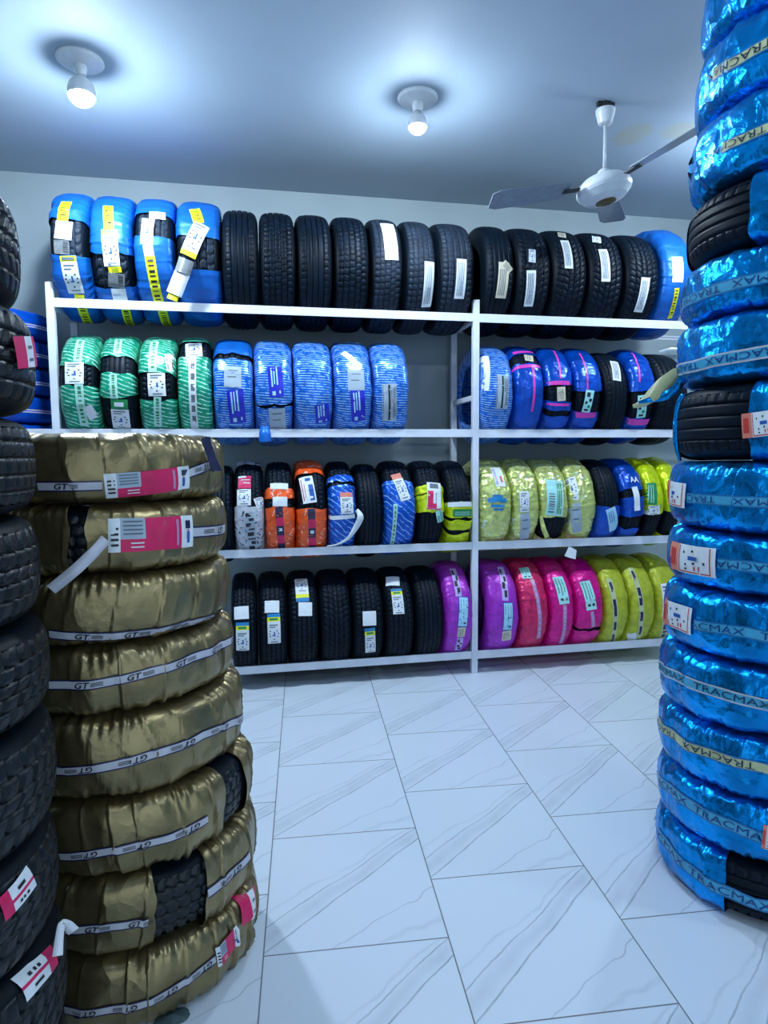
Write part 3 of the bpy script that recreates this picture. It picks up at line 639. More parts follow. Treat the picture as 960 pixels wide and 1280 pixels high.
T(3, 599, 638, 'pale yellow film wrapped tyre with a blue print right of the middle post', 'rib', film='pale', off=[], stick=[L(618, 586, 625.6, 609, 13, 'whitepink'), L(621, 619, 621, 638, 24, 'bluemark')], amp=.005)
T(3, 634, 672, 'pale yellow film wrapped tyre with a blue label, second right of the middle post', 'rib', film='pale', off=[], stick=[L(654, 615, 655, 640, 12, 'eu'), L(655.5, 641.5, 654, 673, 12, 'grey')], amp=.005)
T(3, 666, 708, 'pale yellow film wrapped tyre with bare black tread at its foot', 'rib', film='pale', off=[(646, 672)], stick=[L(692, 601, 692, 644, 22, 'greenlab')], amp=.005)
T(3, 702, 742, 'pale yellow film wrapped tyre with long white label, left of a black topped one', 'rib', film='pale', off=[], stick=[L(712, 596, 716, 625, 14, 'eu'), L(718, 629, 720, 664, 12, 'grey')], amp=.005)
T(3, 733, 773, 'black topped tyre with blue film on its lower half and a slanted label', 'rib', film='royal', on=[(633, None)], stick=[L(762, 635, 767, 662, 13, 'bluish')])
T(3, 763, 803, 'royal blue wrapped tyre with white letters near its top on the third level', 'rib', film='royal', off=[(612, 622), (645, 660)], stick=[L(792, 609, 796, 638, 8, 'white')])
T(3, 790, 827, 'lemon wrapped tyre with a green label over bare black tread', 'rib', film='lemon', on=[(None, 643)], stick=[L(813, 604, 814, 631, 13, 'green'), L(816, 632, 816, 643, 17, 'eu')])
T(3, 814, 849, 'lemon wrapped tyre at the right end of the third level beside the tall blue stack', 'rib', film='lemon', off=[(640, 668)], amp=.005)
# --- bottom level
T(4, 288, 321, 'black tyre with labels low on its tread beside the gold stack on the bottom level', 'comf', stick=[L(301.6, 758, 302, 774, 18, 'white'), L(303, 778, 303.5, 813, 16, 'bluy')])
T(4, 323, 359, 'black tyre with labels at mid height on the bottom level, second from the gold stack', 'comf', stick=[L(340, 751, 340, 766, 18, 'white'), L(342, 767, 343, 804, 16, 'bluy')])
T(4, 361, 399, 'black tyre on the bottom level with its upside down label above a white square', 'comf', stick=[L(376, 724, 378.5, 752, 16, 'bluyR'), L(381.6, 753, 381.6, 770, 17, 'white')])
T(4, 400, 440, 'black tyre without labels between labelled ones on the bottom level', 'slant')
T(4, 435, 480, 'black tyre on the bottom level with labels lowest down its tread', 'comf', stick=[L(461.5, 764, 462, 782, 17, 'white'), L(462, 785, 463, 815, 13, 'bluy')])
T(4, 472, 518, 'black tyre on the bottom level with labels near the top of its tread', 'comf', stick=[L(490.6, 721, 491, 732, 17, 'white'), L(495, 736, 498.6, 767.6, 14, 'bluy')])
T(4, 516, 554, 'black tyre without labels left of the purple one on the bottom level', 'rib')
T(4, 551, 593, 'purple wrapped tyre with a pale label just left of the middle post', 'rib', film='purple', off=[], stick=[L(565, 712, 573, 746, 8, 'rLilac'), L(578.7, 746, 577, 783, 13, 'paleb'), L(577, 783.5, 575.4, 795, 10, 'beige'), L(575, 796, 571.6, 811, 8, 'rLilac')])
T(4, 607, 647, 'purple wrapped tyre with a pale label just right of the middle post', 'rib', film='purple', off=[], stick=[L(625, 710, 631, 751, 8, 'rLilac'), L(634, 753, 633, 787, 13, 'paleb'), L(633, 787.5, 632, 799, 12, 'beige')])
T(4, 640, 683, 'crimson wrapped tyre beside the purple one on the bottom level', 'rib', film='crimson', off=[], stick=[L(654, 711, 659, 724, 12, 'teal'), L(664, 725, 672, 797, 5, 'rPink')], amp=.005)
T(4, 673, 715, 'magenta wrapped tyre with a teal label next to the crimson one', 'rib', film='magenta', off=[], stick=[L(696, 722, 705, 755, 14, 'teal'), ([(705, 756), (705, 778), (700, 803)], 5, 'rPink')])
T(4, 710, 751, 'magenta wrapped tyre slit across low down, beside the olive yellow ones', 'rib', film='magenta', off=[(785, 788.5)], stick=[L(730, 727, 739, 762, 14, 'teal'), L(739, 764, 740.6, 783, 5, 'rPink')])
T(4, 740, 782, 'olive yellow wrapped tyre beside the magenta one on the bottom level', 'rib', film='olive', off=[], stick=[([(760, 724), (766, 744), (768.5, 770), (767, 786), (763, 802)], 6.5, 'rOlive')])
T(4, 773, 815, 'olive yellow wrapped tyre with a white patch at its foot, middle of three', 'rib', film='olive', off=[], stick=[([(787, 711), (797, 736), (801, 760), (800.5, 776), (797, 796)], 6.5, 'rOlive'), L(789, 791, 789, 801, 11, 'white')])
T(4, 807, 848, 'olive yellow wrapped tyre beside the tall blue stack on the bottom level', 'rib', film='olive', off=[], stick=[L(830, 730, 832, 771, 11, 'eu'), L(832, 772, 827, 795, 10, 'rOlive')])

def rack_pos(e):
    R = e['R'] or RROW[e['row']]; e['Rr'] = R
    zt = RAIL_TOP[e['row']-1]; e['zc'] = zt+math.sqrt((R+(.007+2.1*e['amp'] if e['film'] else .003))**2-HG**2)
    d = ray((e['x0']+e['x1'])/2, YM[e['row']]); i = 1
    o = CAM-np.array([0, YC, e['zc']]); Ra = R
    A = d[1]**2+d[2]**2; B = o[1]*d[1]+o[2]*d[2]; Cc = o[1]**2+o[2]**2-Ra*Ra
    t = (-B-math.sqrt(B*B-A*Cc))/A; return CAM[0]+d[0]*t
def place_rows():
    """each tyre from the edge of it that is not hidden by its neighbour"""
    for row in (1, 2, 3, 4):
        es = [e for e in RACK if e['row'] == row]
        for e in es:
            rack_pos(e); ys = YC-e['Rr']+.065
            X = lambda px: CAM[0]+ray(px, YM[row])[0]*ys/ray(px, YM[row])[1]
            e['l'], e['r'] = X(e['x0']), X(e['x1'])
        for lo, hi, bs in ((-1.158, 1.408, [e for e in es if e['x0'] < 585]), (1.4575, 4.0, [e for e in es if e['x0'] >= 585])):
            bs.sort(key=lambda e: e['x0']); n = len(bs)
            # boundaries between neighbours
            bd = [bs[0]['l']]
            for p, q in zip(bs[:-1], bs[1:]):
                m = (p['r']+q['l'])/2
                bd.append(p['r'] if p['r'] > .25 else (q['l'] if q['l'] < -.25 else m))
            bd.append(bs[-1]['r'])
            if bd[0] > .2: bd[0] = max(bd[0], bd[1]-.235)
            if bd[-1] < .0: bd[-1] = bd[-2]+.23
            for e in bs: e['dx'] = 0
            bs[0]['dx'] = max(0, lo-bd[0])*.6; bd[0] = max(bd[0], lo); bd[-1] = min(bd[-1], hi)
            for i in range(1, n): bd[i] = min(max(bd[i], bd[i-1]+.15), bd[i-1]+.275)
            for i in range(n-1, 0, -1): bd[i] = min(bd[i], bd[i+1]-.15)
            for i, e in enumerate(bs):
                w0 = bd[i+1]-bd[i]; e['W'] = min(w0, .27)-.005; e['X'] = (bd[i]+bd[i+1])/2
                if w0 > .275: e['X'] = bd[i+1]-.1375 if e['X'] > 0 else bd[i]+.1375
place_rows()
def build_rack():
    for n, e in enumerate(RACK):
        R = e['Rr']; W = e['W'] if e['film'] else math.floor(e['W']*200)/200
        root = thing('wrapped_tyre' if e['film'] else 'tyre', e['label'], 'tyre', (e['X'], YC, e['zc']), GRP[e['row']])
        ty = Ty('rack', W, R, root, seed=100+n); ty.xm = (e['x0']+e['x1'])/2
        full = e['film'] and e['off'] is not None and not e['off']
        if not full: ty.parts(e['tread'], e['rub'], .012 if e['film'] else 0)
        if e['film']:
            if full: ty.film(e['film'], None, e['amp'], e['folds'])
            elif e['off'] is not None:
                cuts = sorted([(ty.th(b), ty.th(a)) for a, b in e['off']])
                iv = []
                for i, (lo, hi) in enumerate(cuts):
                    nx = cuts[i+1][0] if i+1 < len(cuts) else cuts[0][0]+2*math.pi
                    iv.append((hi, nx))
                if e['film2']:                     # plain top sheet above the first tear
                    k, _, yb = e['film2']; iv2 = [(iv[0][0], iv[0][0]+1.2)]; iv = [(iv[0][0]+1.2, iv[0][1])]
                    ty.film(k, iv2, e['amp'], e['folds'])
                ty.film(e['film'], iv, e['amp'], e['folds'])
            else:
                iv = []
                for a, b in e['on']:
                    hi = ty.th(a) if a is not None else 2.6
                    lo = ty.th(b) if b is not None else -2.4
                    iv.append((lo, hi))
                ty.film(e['film'], iv, e['amp'], e['folds'])
        dx = e['dx']*px_scale((e['X'], YC-R, e['zc']))
        for pts, wpx, st in e['stick']: sticker(ty, [(x+dx, y) for x, y in pts], wpx, st)
        e['ty'] = ty
build_rack()

# ------------------------------------------------------------------ stacks of tyres lying flat
def rays_h(x, y, t):
    d = ray(x, y); d = d/math.hypot(d[0], d[1]); return CAM+d*t
def stack_tyre(c, z0, z1, R, kind, label, group, seed, off=None, on=None, tread='near', rub=None, amp=.004, folds=18, name=None):
    rot = math.atan2(c[0], c[1])          # th=0 faces the camera side
    root = thing(name or ('wrapped_tyre' if kind else 'tyre'), label, 'tyre', (c[0], c[1], (z0+z1)/2), group, -rot)
    ty = Ty('stack', z1-z0-.002, R, root, -rot, seed)
    if kind is None or off or on: ty.parts(tread, rub or RUBN, .014 if kind else 0)
    ty.fk = kind
    if kind:
        if off or on:
            zm = None
            if off:
                cuts = sorted(off); iv = []
                for i, (lo, hi) in enumerate(cuts):
                    nx = cuts[i+1][0] if i+1 < len(cuts) else cuts[0][0]+2*math.pi
                    iv.append((hi, nx))
            else: iv = on
            ty.film(kind, iv, amp, folds, edge=.02)
        else: ty.film(kind, None, amp, folds)
    return ty
def cutx(c, z, R, xa, xb, y):
    """angles on the tyre between two photo columns at photo row y"""
    class Q: pass
    rot = -math.atan2(c[0], c[1]); o = CAM-np.array([c[0], c[1], z]); r = []
    for x in (xa, xb):
        d = ray(x, y); A = d[0]**2+d[1]**2; B = o[0]*d[0]+o[1]*d[1]; Cc = o[0]**2+o[1]**2-R*R
        t = (-B-math.sqrt(max(B*B-A*Cc, 0)))/A; P = o+d*t; r.append(math.atan2(P[0], -P[1])-rot)
    return (r[0], r[1])
def band(ty, pts, wpx, txt, n, flip, mats, first=.02, gap=None, th=.62, wide=1.0, shear=0, bars=True, extend=0, u0=0):
    hp = [ty.hit(x, y) for x, y in pts]; sc = sum(h[1] for h in hp)/len(hp); w = wpx/sc
    P = [h[0] for h in hp]
    if extend: d = (P[-1]-P[-2])/np.linalg.norm(P[-1]-P[-2]); P.append(P[-1]+np.array([d[0]*extend, 0]))
    st = Strip(ty, P, w); bm, em, im = mats
    o = st.build('ribbon', [(0, 1, -.36, .36, bm), (0, 1, -.5, -.36, em), (0, 1, .36, .5, em)], ty.root, .0012)
    b = MB(); h = w*th; gap = gap or st.L/n
    for i in range(n):
        u = first+gap*(i+.5)
        if u > st.L-.02: break
        put_text(b, st, txt, u, 0, h, .0036, flip, shear, wide)
        if bars:
            V, _ = text_mesh(txt); half = (V[:, 0].max())*h*wide
            s = -1 if flip else 1
            for j in (-1, 0, 1):
                a0, a1 = u+s*(half+.004), u+s*(half+.004+gap*.24)
                PP, Fc = st.patch(min(a0, a1), max(a0, a1), s*(j*.2*h*1.2)-.05*h, s*(j*.2*h*1.2)+.05*h, .0036); b.add(PP, Fc)
        b.build('lettering', [im], o); b = MB()
    return o, st

GG = 'gold wrapped tyres piled flat in the gold stack'
GB = [0, .206, .424, .629, .852, 1.031, 1.209, 1.389, 1.566]
GC = [(-.385, 1.98), (-.387, 1.98), (-.389, 1.98), (-.407, 1.98), (-.425, 1.98), (-.432, 1.98), (-.434, 1.98), (-.436, 1.98)]
GR = [.332, .332, .330, .326, .322, .318, .318, .318]
GL = ['gold wrapped tyre on the floor with peeling corner, foot of its stack', 'gold wrapped tyre with a wide square of bare tread at its front', 'gold wrapped tyre with a narrow strip of bare tread at its right',
 'gold wrapped tyre with an upside down printed band, fourth from the floor', 'gold wrapped tyre with an upright band high across its middle, fifth from the floor', 'gold wrapped tyre with printed band near its lower edge, third from stack top',
 'gold wrapped tyre with flat red and white tag and loose strap', 'topmost gold wrapped tyre with a folded red and white tag']
gold = []
for i in range(8):
    z = (GB[i]+GB[i+1])/2; off = None
    if i == 1: off = [cutx(GC[i], z, GR[i], 194, 256, 1140)]
    if i == 2: off = [cutx(GC[i], z, GR[i], 278, 303, 985)]
    if i == 6: off = [cutx(GC[i], z, GR[i], 88, 108, 660)]
    gold.append(stack_tyre(GC[i], GB[i], GB[i+1], GR[i], 'gold', GL[i], GG, 300+i, off, amp=.008, folds=24, tread='comf'))
GM = (BANDW, NAVY, INK)
def gband(i, pts, n, flip, w=12, **k): return band(gold[i], pts, w, 'GT', n, flip, GM, th=.58, wide=1.2, shear=.25, **k)
gband(7, [(50, 608), (90, 608), (128, 607)], 2, False, 13); gband(7, [(229, 592), (247, 586), (262, 578)], 1, True, 13)
gband(6, [(234, 665), (256, 664), (276, 660)], 1, True, 14)
gband(5, [(65, 791), (117, 796), (180, 792), (232, 781), (262, 773), (280, 766)], 5, False)
gband(4, [(65, 854), (112, 854), (185, 839), (235, 822), (270, 807), (286, 797)], 5, False)
gband(3, [(71, 961), (128, 956), (193, 939.6), (250, 918), (282, 904), (298, 896)], 5, True)
gband(2, [(79, 1067), (141, 1059), (209, 1045), (255, 1021)], 3, True)
gband(1, [(85, 1156), (140, 1154), (185, 1150)], 2, False); gband(1, [(257, 1115), (284, 1093), (304, 1068)], 1, True, 13)
gband(0, [(85, 1257), (152, 1257), (212.5, 1234), (266, 1196)], 4, True)
sticker(gold[7], [(131, 608), (180, 604), (229, 596)], 30, 'goldtag')
sticker(gold[6], [(135, 669), (185, 667), (234, 663)], 41, 'goldtag')
sticker(gold[0], [(266, 1194), (292, 1166)], 26, 'goldtag')
sticker(gold[0], [(298, 1140), (313, 1122)], 30, 'pinktag')
def ribbon3d(name, P, w, mt, parent, up=(0, 0, 1), twist=0, thick=.0012, n=20):
    """a loose strip through world points P"""
    P = np.array(P, float); t = np.linspace(0, len(P)-1, n); X = np.stack([np.interp(t, np.arange(len(P)), P[:, k]) for k in range(3)], 1)
    for _ in range(2): X[1:-1] = (X[:-2]+2*X[1:-1]+X[2:])/4
    Tn = np.gradient(X, axis=0); Tn /= np.linalg.norm(Tn, axis=1)[:, None]
    view = X-CAM; view[:, 2] = 0; view /= np.linalg.norm(view, axis=1)[:, None]
    Wd = np.cross(Tn, view); Wd /= np.linalg.norm(Wd, axis=1)[:, None]+1e-9
    Nn = np.cross(Wd, Tn); ww = np.asarray(w)*np.ones(n) if np.isscalar(w) else np.interp(np.linspace(0, 1, n), np.linspace(0, 1, len(w)), w)
    tw = np.sin(np.linspace(0, 7, n))*twist
    Wd = Wd*np.cos(tw)[:, None]+Nn*np.sin(tw)[:, None]; Nn = np.cross(Wd, Tn)
    cs = [X+Wd*ww[:, None]/2+Nn*thick, X-Wd*ww[:, None]/2+Nn*thick, X-Wd*ww[:, None]/2-Nn*thick, X+Wd*ww[:, None]/2-Nn*thick]
    V = np.stack(cs, 1)
    mw = np.array(Matrix.LocRotScale(parent.location, parent.rotation_euler, None).inverted()) if parent else np.eye(4)
    V = V.reshape(-1, 3) @ mw[:3, :3].T+mw[:3, 3]
    return mk(name, V, gridfaces(n, 4, False, True), mt, parent)
# loose strap of the second gold tyre, torn corner of the lowest one
ribbon3d('loose_strap', [rays_h(132, 674, 1.665), rays_h(118, 690, 1.63), rays_h(95, 712, 1.61), rays_h(64, 737, 1.62)], .026, BANDW, gold[6].root, twist=.25)
def flap(name, pts, mt, parent, sub=5, seed=1, bulge=.012):
    """crumpled sheet from world corner points (quad)"""
    a, b, c, d = [np.array(p) for p in pts]; g = np.random.default_rng(seed); n = sub+1
    u, v = np.meshgrid(np.linspace(0, 1, n), np.linspace(0, 1, n), indexing='ij'); u = u[..., None]; v = v[..., None]
    P = a*(1-u)*(1-v)+b*u*(1-v)+c*u*v+d*(1-u)*v
    P = P+g.normal(0, bulge*.35, P.shape)
    nrm = np.cross(b-a, d-a); nrm /= np.linalg.norm(nrm)
    mw = np.array(Matrix.LocRotScale(parent.location, parent.rotation_euler, None).inverted()); R3 = mw[:3, :3]
    P = np.concatenate([P.reshape(-1, 3), P.reshape(-1, 3)+nrm*.0012]) @ R3.T+mw[:3, 3]
    f = gridfaces(n, n); Fc = np.concatenate([f, f[:, ::-1]+n*n])
    return mk(name, P, Fc, mt, parent, smooth=False)
flap('torn_wrap', [rays_h(286, 1158, 1.78), rays_h(313, 1132, 1.88), rays_h(318, 1172, 1.89), rays_h(291, 1176, 1.78)], FILM['gold'], gold[0].root, seed=4)
flap('torn_wrap', [rays_h(292, 1175, 1.78), rays_h(317, 1168, 1.89), rays_h(314, 1214, 1.90), rays_h(281, 1205, 1.82)], FILM['gold'], gold[0].root, seed=9)
flap('torn_wrap', [rays_h(252, 548, 1.75), rays_h(262, 546, 1.78), rays_h(276, 588, 1.86), rays_h(266, 590, 1.84)], NAVY, gold[7].root, seed=2, bulge=.004)

# --- black stack at the left
BG = 'bare black tyres piled flat at the left edge'
BB = [0, .25, .50, .729, .970, 1.168, 1.387, 1.588, 1.805, 2.028]
BC = (-.778, 1.388)
BL = ['bare black tyre at the foot of the black stack on the floor', 'bare black tyre low in its stack with a red white tag curling off', 'bare black tyre with a flat red white label cut by the left edge', 'bare black tyre without label just above the lowest labelled pair',
 'bare black tyre in left stack, fifth counted from its top', 'bare black tyre in left stack, fourth counted from its top', 'bare black tyre in left stack beside the topmost gold one', 'bare black tyre with torn pink and white label near stack top', 'topmost bare black tyre of the stack at the left edge']
black = []
for i in range(9):
    c = (BC[0]+[.0, .004, -.003, .004, .002, -.008, -.006, .004, -.014][i], BC[1])
    black.append(stack_tyre(c, BB[i], BB[i+1], .33, None, BL[i], BG, 400+i, tread=['near', 'near', 'near', 'near', 'near', 'near', 'comf', 'near', 'slant'][i]))
for ty in black: ty.off = .002
sticker(black[7], [(15, 441), (28, 440), (40, 439)], 38, 'pinktag')
sticker(black[2], [(1, 1138), (21, 1118), (40, 1094)], 31, 'blacktag')
sticker(black[1], [(33, 1240), (52, 1218), (71, 1192)], 25, 'blacktagR')
ribbon3d('label_tail', [rays_h(72, 1195, 1.40), rays_h(74, 1172, 1.42), rays_h(77, 1152, 1.43), rays_h(84, 1156, 1.44), rays_h(92, 1164, 1.45)], [.02, .016, .014, .02, .022], WHITE, black[1].root)

# --- tall blue stack at the right
UG = 'glossy blue wrapped tyres piled flat in the tall right stack'
UB = [0, .209, .409, .617, .84, 1.06, 1.252, 1.478, 1.73, 1.94, 2.13, 2.345, 2.58, 2.81, 3.04]
UC0 = (1.73, 1.887)
UL = ['blue wrapped tyre on the floor with black tread bared at its right', 'blue wrapped tyre second from the floor in the tall stack', 'blue wrapped tyre with greenish band, third from the floor in tall stack', 'blue wrapped tyre with an upright white edged band, below the three labelled ones',
 'blue wrapped tyre with the lowest red edged white label on the tall stack', 'blue wrapped tyre with the widest red edged white label, middle of the three labelled ones', 'blue wrapped tyre with white label at left, just below bared black tread', 'blue tyre bared to black tread with a white label at its right',
 'blue wrapped tyre with a torn band dangling to the left, in the tall stack', 'blue wrapped tyre just under the upper bared one of the tall stack', 'blue tyre bared to black tread in the upper part of the tall stack', 'blue wrapped tyre just above the upper bared one of the tall stack', 'blue wrapped tyre with a pale band, next to top in the tall stack', 'topmost blue wrapped tyre of the tall stack near the ceiling']
blue = []
for i in range(14):
    z = (UB[i]+UB[i+1])/2; sh = np.interp(z, [0, .8, 1.2, 1.6, 2.0, 2.5, 3.0], [0, 0, .012, .016, .028, .045, .068])
    c = (UC0[0]+.737*sh, UC0[1]-.676*sh); off = None
    if i == 0: off = [cutx(c, z, .33, 905, 968, 1120)]
    if i == 7: off = [cutx(c, z, .33, 850, 938, 533)]
    if i == 10: off = [cutx(c, z, .33, 866, 937, 265)]
    if off and i in (7, 10): off = [(off[0][0]-.35, off[0][1])]
    if i == 0: off = [(off[0][0], off[0][1]+.25)]
    blue.append(stack_tyre(c, UB[i], UB[i+1], .33, 'blue', UL[i], UG, 500+i, off, amp=.006, folds=18, tread='rib', rub=RUB))
UM = (BANDB, mat('band edge blue', lin(20, 110, 170), .3), mat('band lettering blue', lin(8, 60, 130), .4)); UMY = (BANDY, UM[1], mat('dark lettering', lin(20, 50, 80), .4))
def uband(i, pts, flip, m=UM, w=15, **k): return band(blue[i], pts, w, 'TRACMAX', 3, flip, m, th=.58, wide=1.55, bars=False, gap=.27, extend=.25, **k)
uband(0, [(828, 1040), (847.5, 1070), (880, 1096), (903, 1110)], False, first=-.1)
uband(1, [(826, 969), (846, 990), (870, 1008), (915, 1030), (959, 1047)], False, first=-.03)
uband(2, [(827, 900), (842, 917), (864, 932), (902, 945), (958.5, 960)], True, UMY, first=-.06, w=14)
uband(3, [(830, 832), (845, 843), (864, 852), (907.5, 867), (958.5, 880)], False, (BANDB, BANDW, UMY[2]), first=-.04, w=14)
uband(4, [(871, 780), (900, 785), (936, 790), (959, 795)], False, first=-.09)
uband(5, [(900, 704), (930, 707), (959, 710)], True, first=-.06)
uband(6, [(861, 622), (900, 625), (959, 628)], True, first=-.12, w=14)
uband(8, [(848, 464), (870, 458), (902.5, 450), (959, 440)], True, (BANDB, BANDW, UM[2]), first=-.05)
uband(9, [(857, 381), (875, 371), (902, 361), (959, 347)], True, first=-.03)
uband(11, [(905, 186), (930, 175), (959, 162)], True, UMY, first=-.1, w=14)
uband(12, [(895, 94), (925, 77), (959, 57)], True, UMY, first=-.05, w=16)
sticker(blue[4], [(837, 762), (850, 770), (868.5, 777)], 33, 'bluetag')
sticker(blue[5], [(845, 693), (870, 700), (898.5, 704)], 36, 'bluetag')
sticker(blue[6], [(840.5, 614), (848, 617), (861, 620)], 30, 'bluetag')
sticker(blue[7], [(930, 533), (948, 531), (975, 527)], 31, 'bluetag')
sticker(blue[1], [(953, 1042), (968, 1046)], 30, 'bluetag')
r0 = ribbon3d('ribbon_tail', [rays_h(857, 462, 2.50), rays_h(846, 468, 2.50), rays_h(830, 480, 2.52), rays_h(815, 495, 2.53), rays_h(800, 506, 2.54), rays_h(791, 508, 2.54)], [.03, .05, .055, .05, .025, .012], BANDY, blue[8].root, twist=.35)
ribbon3d('torn_wrap', [rays_h(858, 466, 2.49), rays_h(846, 486, 2.50), rays_h(830, 496, 2.52), rays_h(812, 500, 2.53), rays_h(798, 503, 2.53)], [.03, .03, .03, .02, .01], FILM['blue'], blue[8].root, twist=.3)
ribbon3d('torn_wrap', [rays_h(856, 495, 2.50), rays_h(849, 505, 2.50), rays_h(845, 530, 2.49), rays_h(844, 552, 2.49), rays_h(850, 576, 2.48)], [.03, .025, .02, .018, .012], FILM['blue'], blue[7].root, twist=.3)
ribbon3d('torn_wrap', [rays_h(873, 197, 2.49), rays_h(866, 200, 2.50), rays_h(861, 206, 2.50)], [.03, .02, .004], RUB, blue[11].root, n=10)
ribbon3d('torn_wrap', [rays_h(872, 232, 2.49), rays_h(866, 222, 2.50), rays_h(860, 216, 2.50)], [.03, .02, .004], RUB, blue[11].root, n=10)

# --- plain blue stack between the left wall and the rack
for i in range(14):
    z0 = .172*i; vis = i >= 9
    lab = {13: 'topmost plain blue tyre of the pile left of the rack', 12: 'plain blue wrapped tyre left of the rack, second from the top of its pile', 11: 'plain blue wrapped tyre left of the rack, third from the top of its pile', 10: 'plain blue wrapped tyre left of the rack, fourth from the top of its pile', 9: 'plain blue wrapped tyre just above the rail left of the rack'}.get(i, 'plain blue wrapped tyre low in the pile left of the rack')
    ty = stack_tyre((-1.60+.004*(i % 3), 4.492), z0, z0+.172, .31, 'royal', lab, 'plain blue wrapped tyres piled left of the rack', 600+i, amp=.002, folds=8)
    st = Strip(ty, [(-.45, -.012), (-.2, -.012), (0, -.012), (.2, -.012), (.45, -.012)], .02)
    st.build('ribbon', [(0, 1, -.5, -.15, BANDW), (0, 1, -.15, .15, DEEPB), (0, 1, .15, .5, BANDW)], ty.root, .001)

# letters and loose bits on rack tyres
def by(lbl): return next(e for e in RACK if lbl in e['label'])['ty']
t_ = by('white letters near its top'); p0, sc = t_.hit(790, 597); p1, _ = t_.hit(796, 611)
st = Strip(t_, [p0, p1], .06); b = MB(); put_text(b, Strip(t_, [p0+np.array([-.05, 0]), p0+np.array([.09, 0])], .05), 'AA', .05, -.025, .042, .009, wide=.8); b.build('lettering', [WHITE], t_.root)
def at_y(x, y, Y): d = ray(x, y); return CAM+d*(Y/d[1])
t_ = by('two slanting white tags')
for nm, pa, pb, w_, m_ in (('hanging_tag', (233.5, 324), (228, 341), .088, CLEARG), ('hanging_tag', (228, 341), (217.5, 368), .088, WHITE), ('hanging_tag', (217.5, 368), (215, 375), .06, YEL)):
    ribbon3d(nm, [at_y(*pa, 4.005), at_y((pa[0]+pb[0])/2, (pa[1]+pb[1])/2, 4.0), at_y(*pb, 3.995)], w_, m_, t_.root, n=6)
t_ = by('left of a black topped one')
flap('hanging_tag', [at_y(705, 695, 4.05), at_y(712, 683, 4.06), at_y(721, 688, 4.06), at_y(719, 699, 4.05)], WHITE, t_.root, sub=3, seed=3, bulge=.003)
t_ = by('hanging white strip')
ribbon3d('loose_strap', [rays_h(446, 637, 4.06), rays_h(452, 646, 4.03), rays_h(444, 661, 4.03), rays_h(436, 673, 4.03), rays_h(422, 681, 4.06), rays_h(409, 683, 4.08)], [.02, .045, .035, .02, .012, .01], mat('white plastic strip', lin(205, 215, 220), .3), t_.root, twist=.3)
t_ = by('split across low')
ribbon3d('loose_strap', [rays_h(331, 533, 4.06), rays_h(331, 540, 4.04), rays_h(332, 552, 4.04)], [.05, .07, .075], FILM['sky'], t_.root, n=8)
t_ = by('dark bare tyre in the shade')
ribbon3d('torn_wrap', [rays_h(824, 441, 4.17), rays_h(836, 438, 4.17), rays_h(850, 438, 4.2)], [.02, .03, .03], mat('white plastic strip', lin(205, 215, 220), .3), t_.root, n=10)
t_ = by('bare black tread at its foot')
ribbon3d('torn_wrap', [rays_h(676, 645, 4.15), rays_h(679, 660, 4.13), rays_h(684, 672, 4.13)], [.02, .03, .03], FILM['pale'], t_.root, n=10)

# scrap of film on the floor by the gold stack
p_ = at_y(0, 0, 1)
d_ = ray(216, 1270); p_ = CAM+d_*(-1.494/d_[2])
sc_ = thing('film_scrap', 'small dark scrap of film on the tiles at the foot of the gold stack', 'scrap', (p_[0], p_[1], 0))
b = MB(); g_ = np.random.default_rng(8); ring = [(.052*math.cos(a)*(.7+.5*g_.random()), .030*math.sin(a)*(.7+.5*g_.random())) for a in np.linspace(0, 6.28, 13)[:-1]]
Vs = [(0, 0, .012), (0, 0, .009)]+[(x, y, .003+.006*g_.random()) for x, y in ring]+[(x, y, .001) for x, y in ring]; n_ = 12
b.add(Vs, [(0, 2+i, 2+(i+1) % n_) for i in range(n_)]+[(2+i, 2+n_+i, 2+n_+(i+1) % n_, 2+(i+1) % n_) for i in range(n_)]+[(1, 2+n_+(i+1) % n_, 2+n_+i) for i in range(n_)])
b.build('crumpled_sheet', mat('dark scrap film', lin(70, 90, 95), .4, var=.3, scale=40), sc_)
# ------------------------------------------------------------------ lamps and fan
def bulb_mat(k):
    mt, nt, bb = base_mat('glowing bulb'); em = nt.nodes.new('ShaderNodeEmission'); em.inputs[0].default_value = (*LAMP_COL, 1); em.inputs[1].default_value = LAMP_STRENGTH*k
    nt.links.new(em.outputs[0], nt.nodes['Material Output'].inputs[0]); return mt
BULB, BULB_DIM = bulb_mat(1.35), bulb_mat(.62)
def lamp(x, y, label, r=.05, bulbm=None):
    bulbm = bulbm or BULB
    t = thing('ceiling_lamp', label, 'lamp', (x, y, CEIL), 'bare bulbs on the ceiling')
    b = MB(); b.lathe([(.105, 0), (.108, -.008), (.098, -.018), (.05, -.026), (.034, -.03)], n=40); b.build('ceiling_rose', FANW, t, smooth=False)
    b = MB(); b.lathe([(.028, -.028), (.03, -.05), (.024, -.075)], n=28); b.build('lamp_holder', FANW, t)
    prof = [(.018, -.07)]+[(r*math.sin(a), -.07-.03-r*.75+r*math.cos(a)*1.05) for a in np.linspace(.5, math.pi-.05, 12)]
    k = 8
    b = MB(); b.lathe(prof[:k], n=28); b.build('bulb_collar', FANW, t, smooth=True)
    b = MB(); b.lathe(prof[k-1:], n=28); b.build('bulb', bulbm, t, smooth=True)
lamp(-.798, 3.454, 'bright bare bulb on a round ceiling rose at upper left', .064)
lamp(.874, 3.477, 'bright bare bulb on the ceiling above the middle of the rack')
lamp(2.86, 3.45, 'bare ceiling bulb behind the tall blue stack')
for x in (.87, 2.56): lamp(x, 1.0, 'bare ceiling bulb outside the picture, in front of the stacks', bulbm=BULB_DIM)
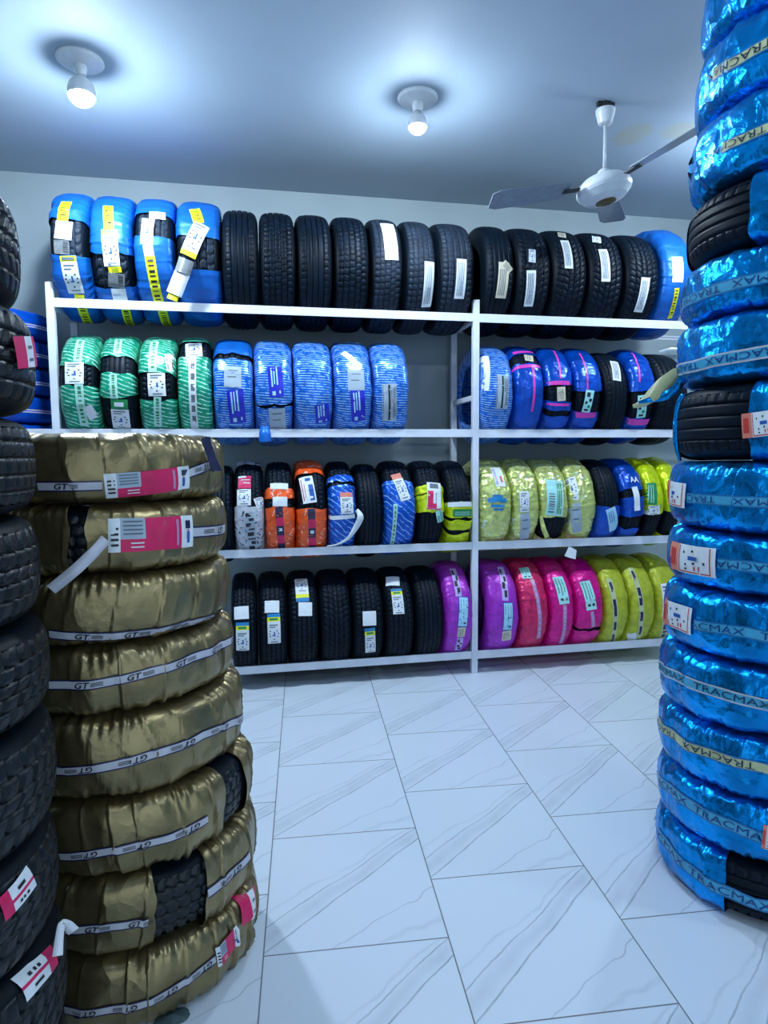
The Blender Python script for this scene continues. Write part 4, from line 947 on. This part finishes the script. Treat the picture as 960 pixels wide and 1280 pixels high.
for x in (1.7,): lamp(x, -1.3, 'bare ceiling bulb outside the picture, near the shopfront', bulbm=BULB_DIM)

FX, FY = 1.893, 3.3476
fan = thing('ceiling_fan', 'white three bladed ceiling fan hanging on a thin rod', 'fan', (FX, FY, CEIL))
b = MB(); b.box(-.05, .05, -.012, .012, -.022, 0); b.box(-.022, .022, -.022, .022, -.04, -.0); b.build('bracket', DARKM, fan, bevel=.003)
b = MB(); b.lathe([(.045, -.036), (.052, -.04), (.05, -.06), (.036, -.112), (.02, -.118)], n=36); b.build('canopy', FANW, fan, smooth=False)
b = MB(); b.lathe([(.008, -.1), (.008, -.38)], n=16); b.build('rod', FANW, fan, smooth=True)
tilt = Matrix.Rotation(math.radians(-9), 3, 'Y') @ Matrix.Rotation(math.radians(-5), 3, 'X')
b = MB(); b.lathe([(.016, -.345), (.034, -.36), (.04, -.375), (.03, -.40), (.05, -.405)], n=36); b.build('rod_cup', FANW, fan)
b = MB(); b.lathe([(.03, .062), (.07, .060), (.108, .048), (.136, .022), (.146, .004), (.148, -.010), (.142, -.026), (.112, -.056), (.066, -.072), (.05, -.074)], c=(0, 0, -.45), n=48, rot=tilt); mo = b.build('motor_housing', FANW, fan, smooth=False)
b = MB(); b.lathe([(.056, -.070), (.054, -.077), (.03, -.081), (.004, -.081)], c=(0, 0, -.45), n=36, rot=tilt); b.build('badge', BRASS, fan)
dir0 = math.atan2(-.46, .215)
for k in range(3):
    a = dir0+k*2*math.pi/3
    rz = Matrix.Rotation(a, 3, 'Z')
    def tp(p): q = tilt @ (rz @ Vector(p)); return (q.x, q.y, q.z-.45)
    b = MB(); v = [tp((x, y, z)) for x in (.12, .23) for y in (-.02, .02) for z in (.008, .014)]
    b.add(v, [(0, 1, 3, 2), (4, 6, 7, 5), (0, 4, 5, 1), (2, 3, 7, 6), (0, 2, 6, 4), (1, 5, 7, 3)]); ir = b.build('blade_iron', DARKM, fan)
    nx = 12; V = []
    for i in range(nx):
        x = .2+.44*i/(nx-1); hw = .060+.016*math.sin(math.pi*.5*i/(nx-1))-(.02 if i == nx-1 else 0)
        for s in (-1, 1):
            for z in (.016, .020): V.append(tp((x, s*hw, z+s*hw*.2)))
    Fs = []
    for i in range(nx-1):
        o = i*4; q = o+4
        Fs += [(o, o+2, q+2, q), (o+1, q+1, q+3, o+3), (o, q, q+1, o+1), (o+2, o+3, q+3, q+2)]
    Fs += [(0, 1, 3, 2), (4*nx-4, 4*nx-2, 4*nx-1, 4*nx-3)]
    b = MB(); b.add(V, Fs); b.build('blade', mat('fan blade paint', lin(130, 140, 150), .4), fan)
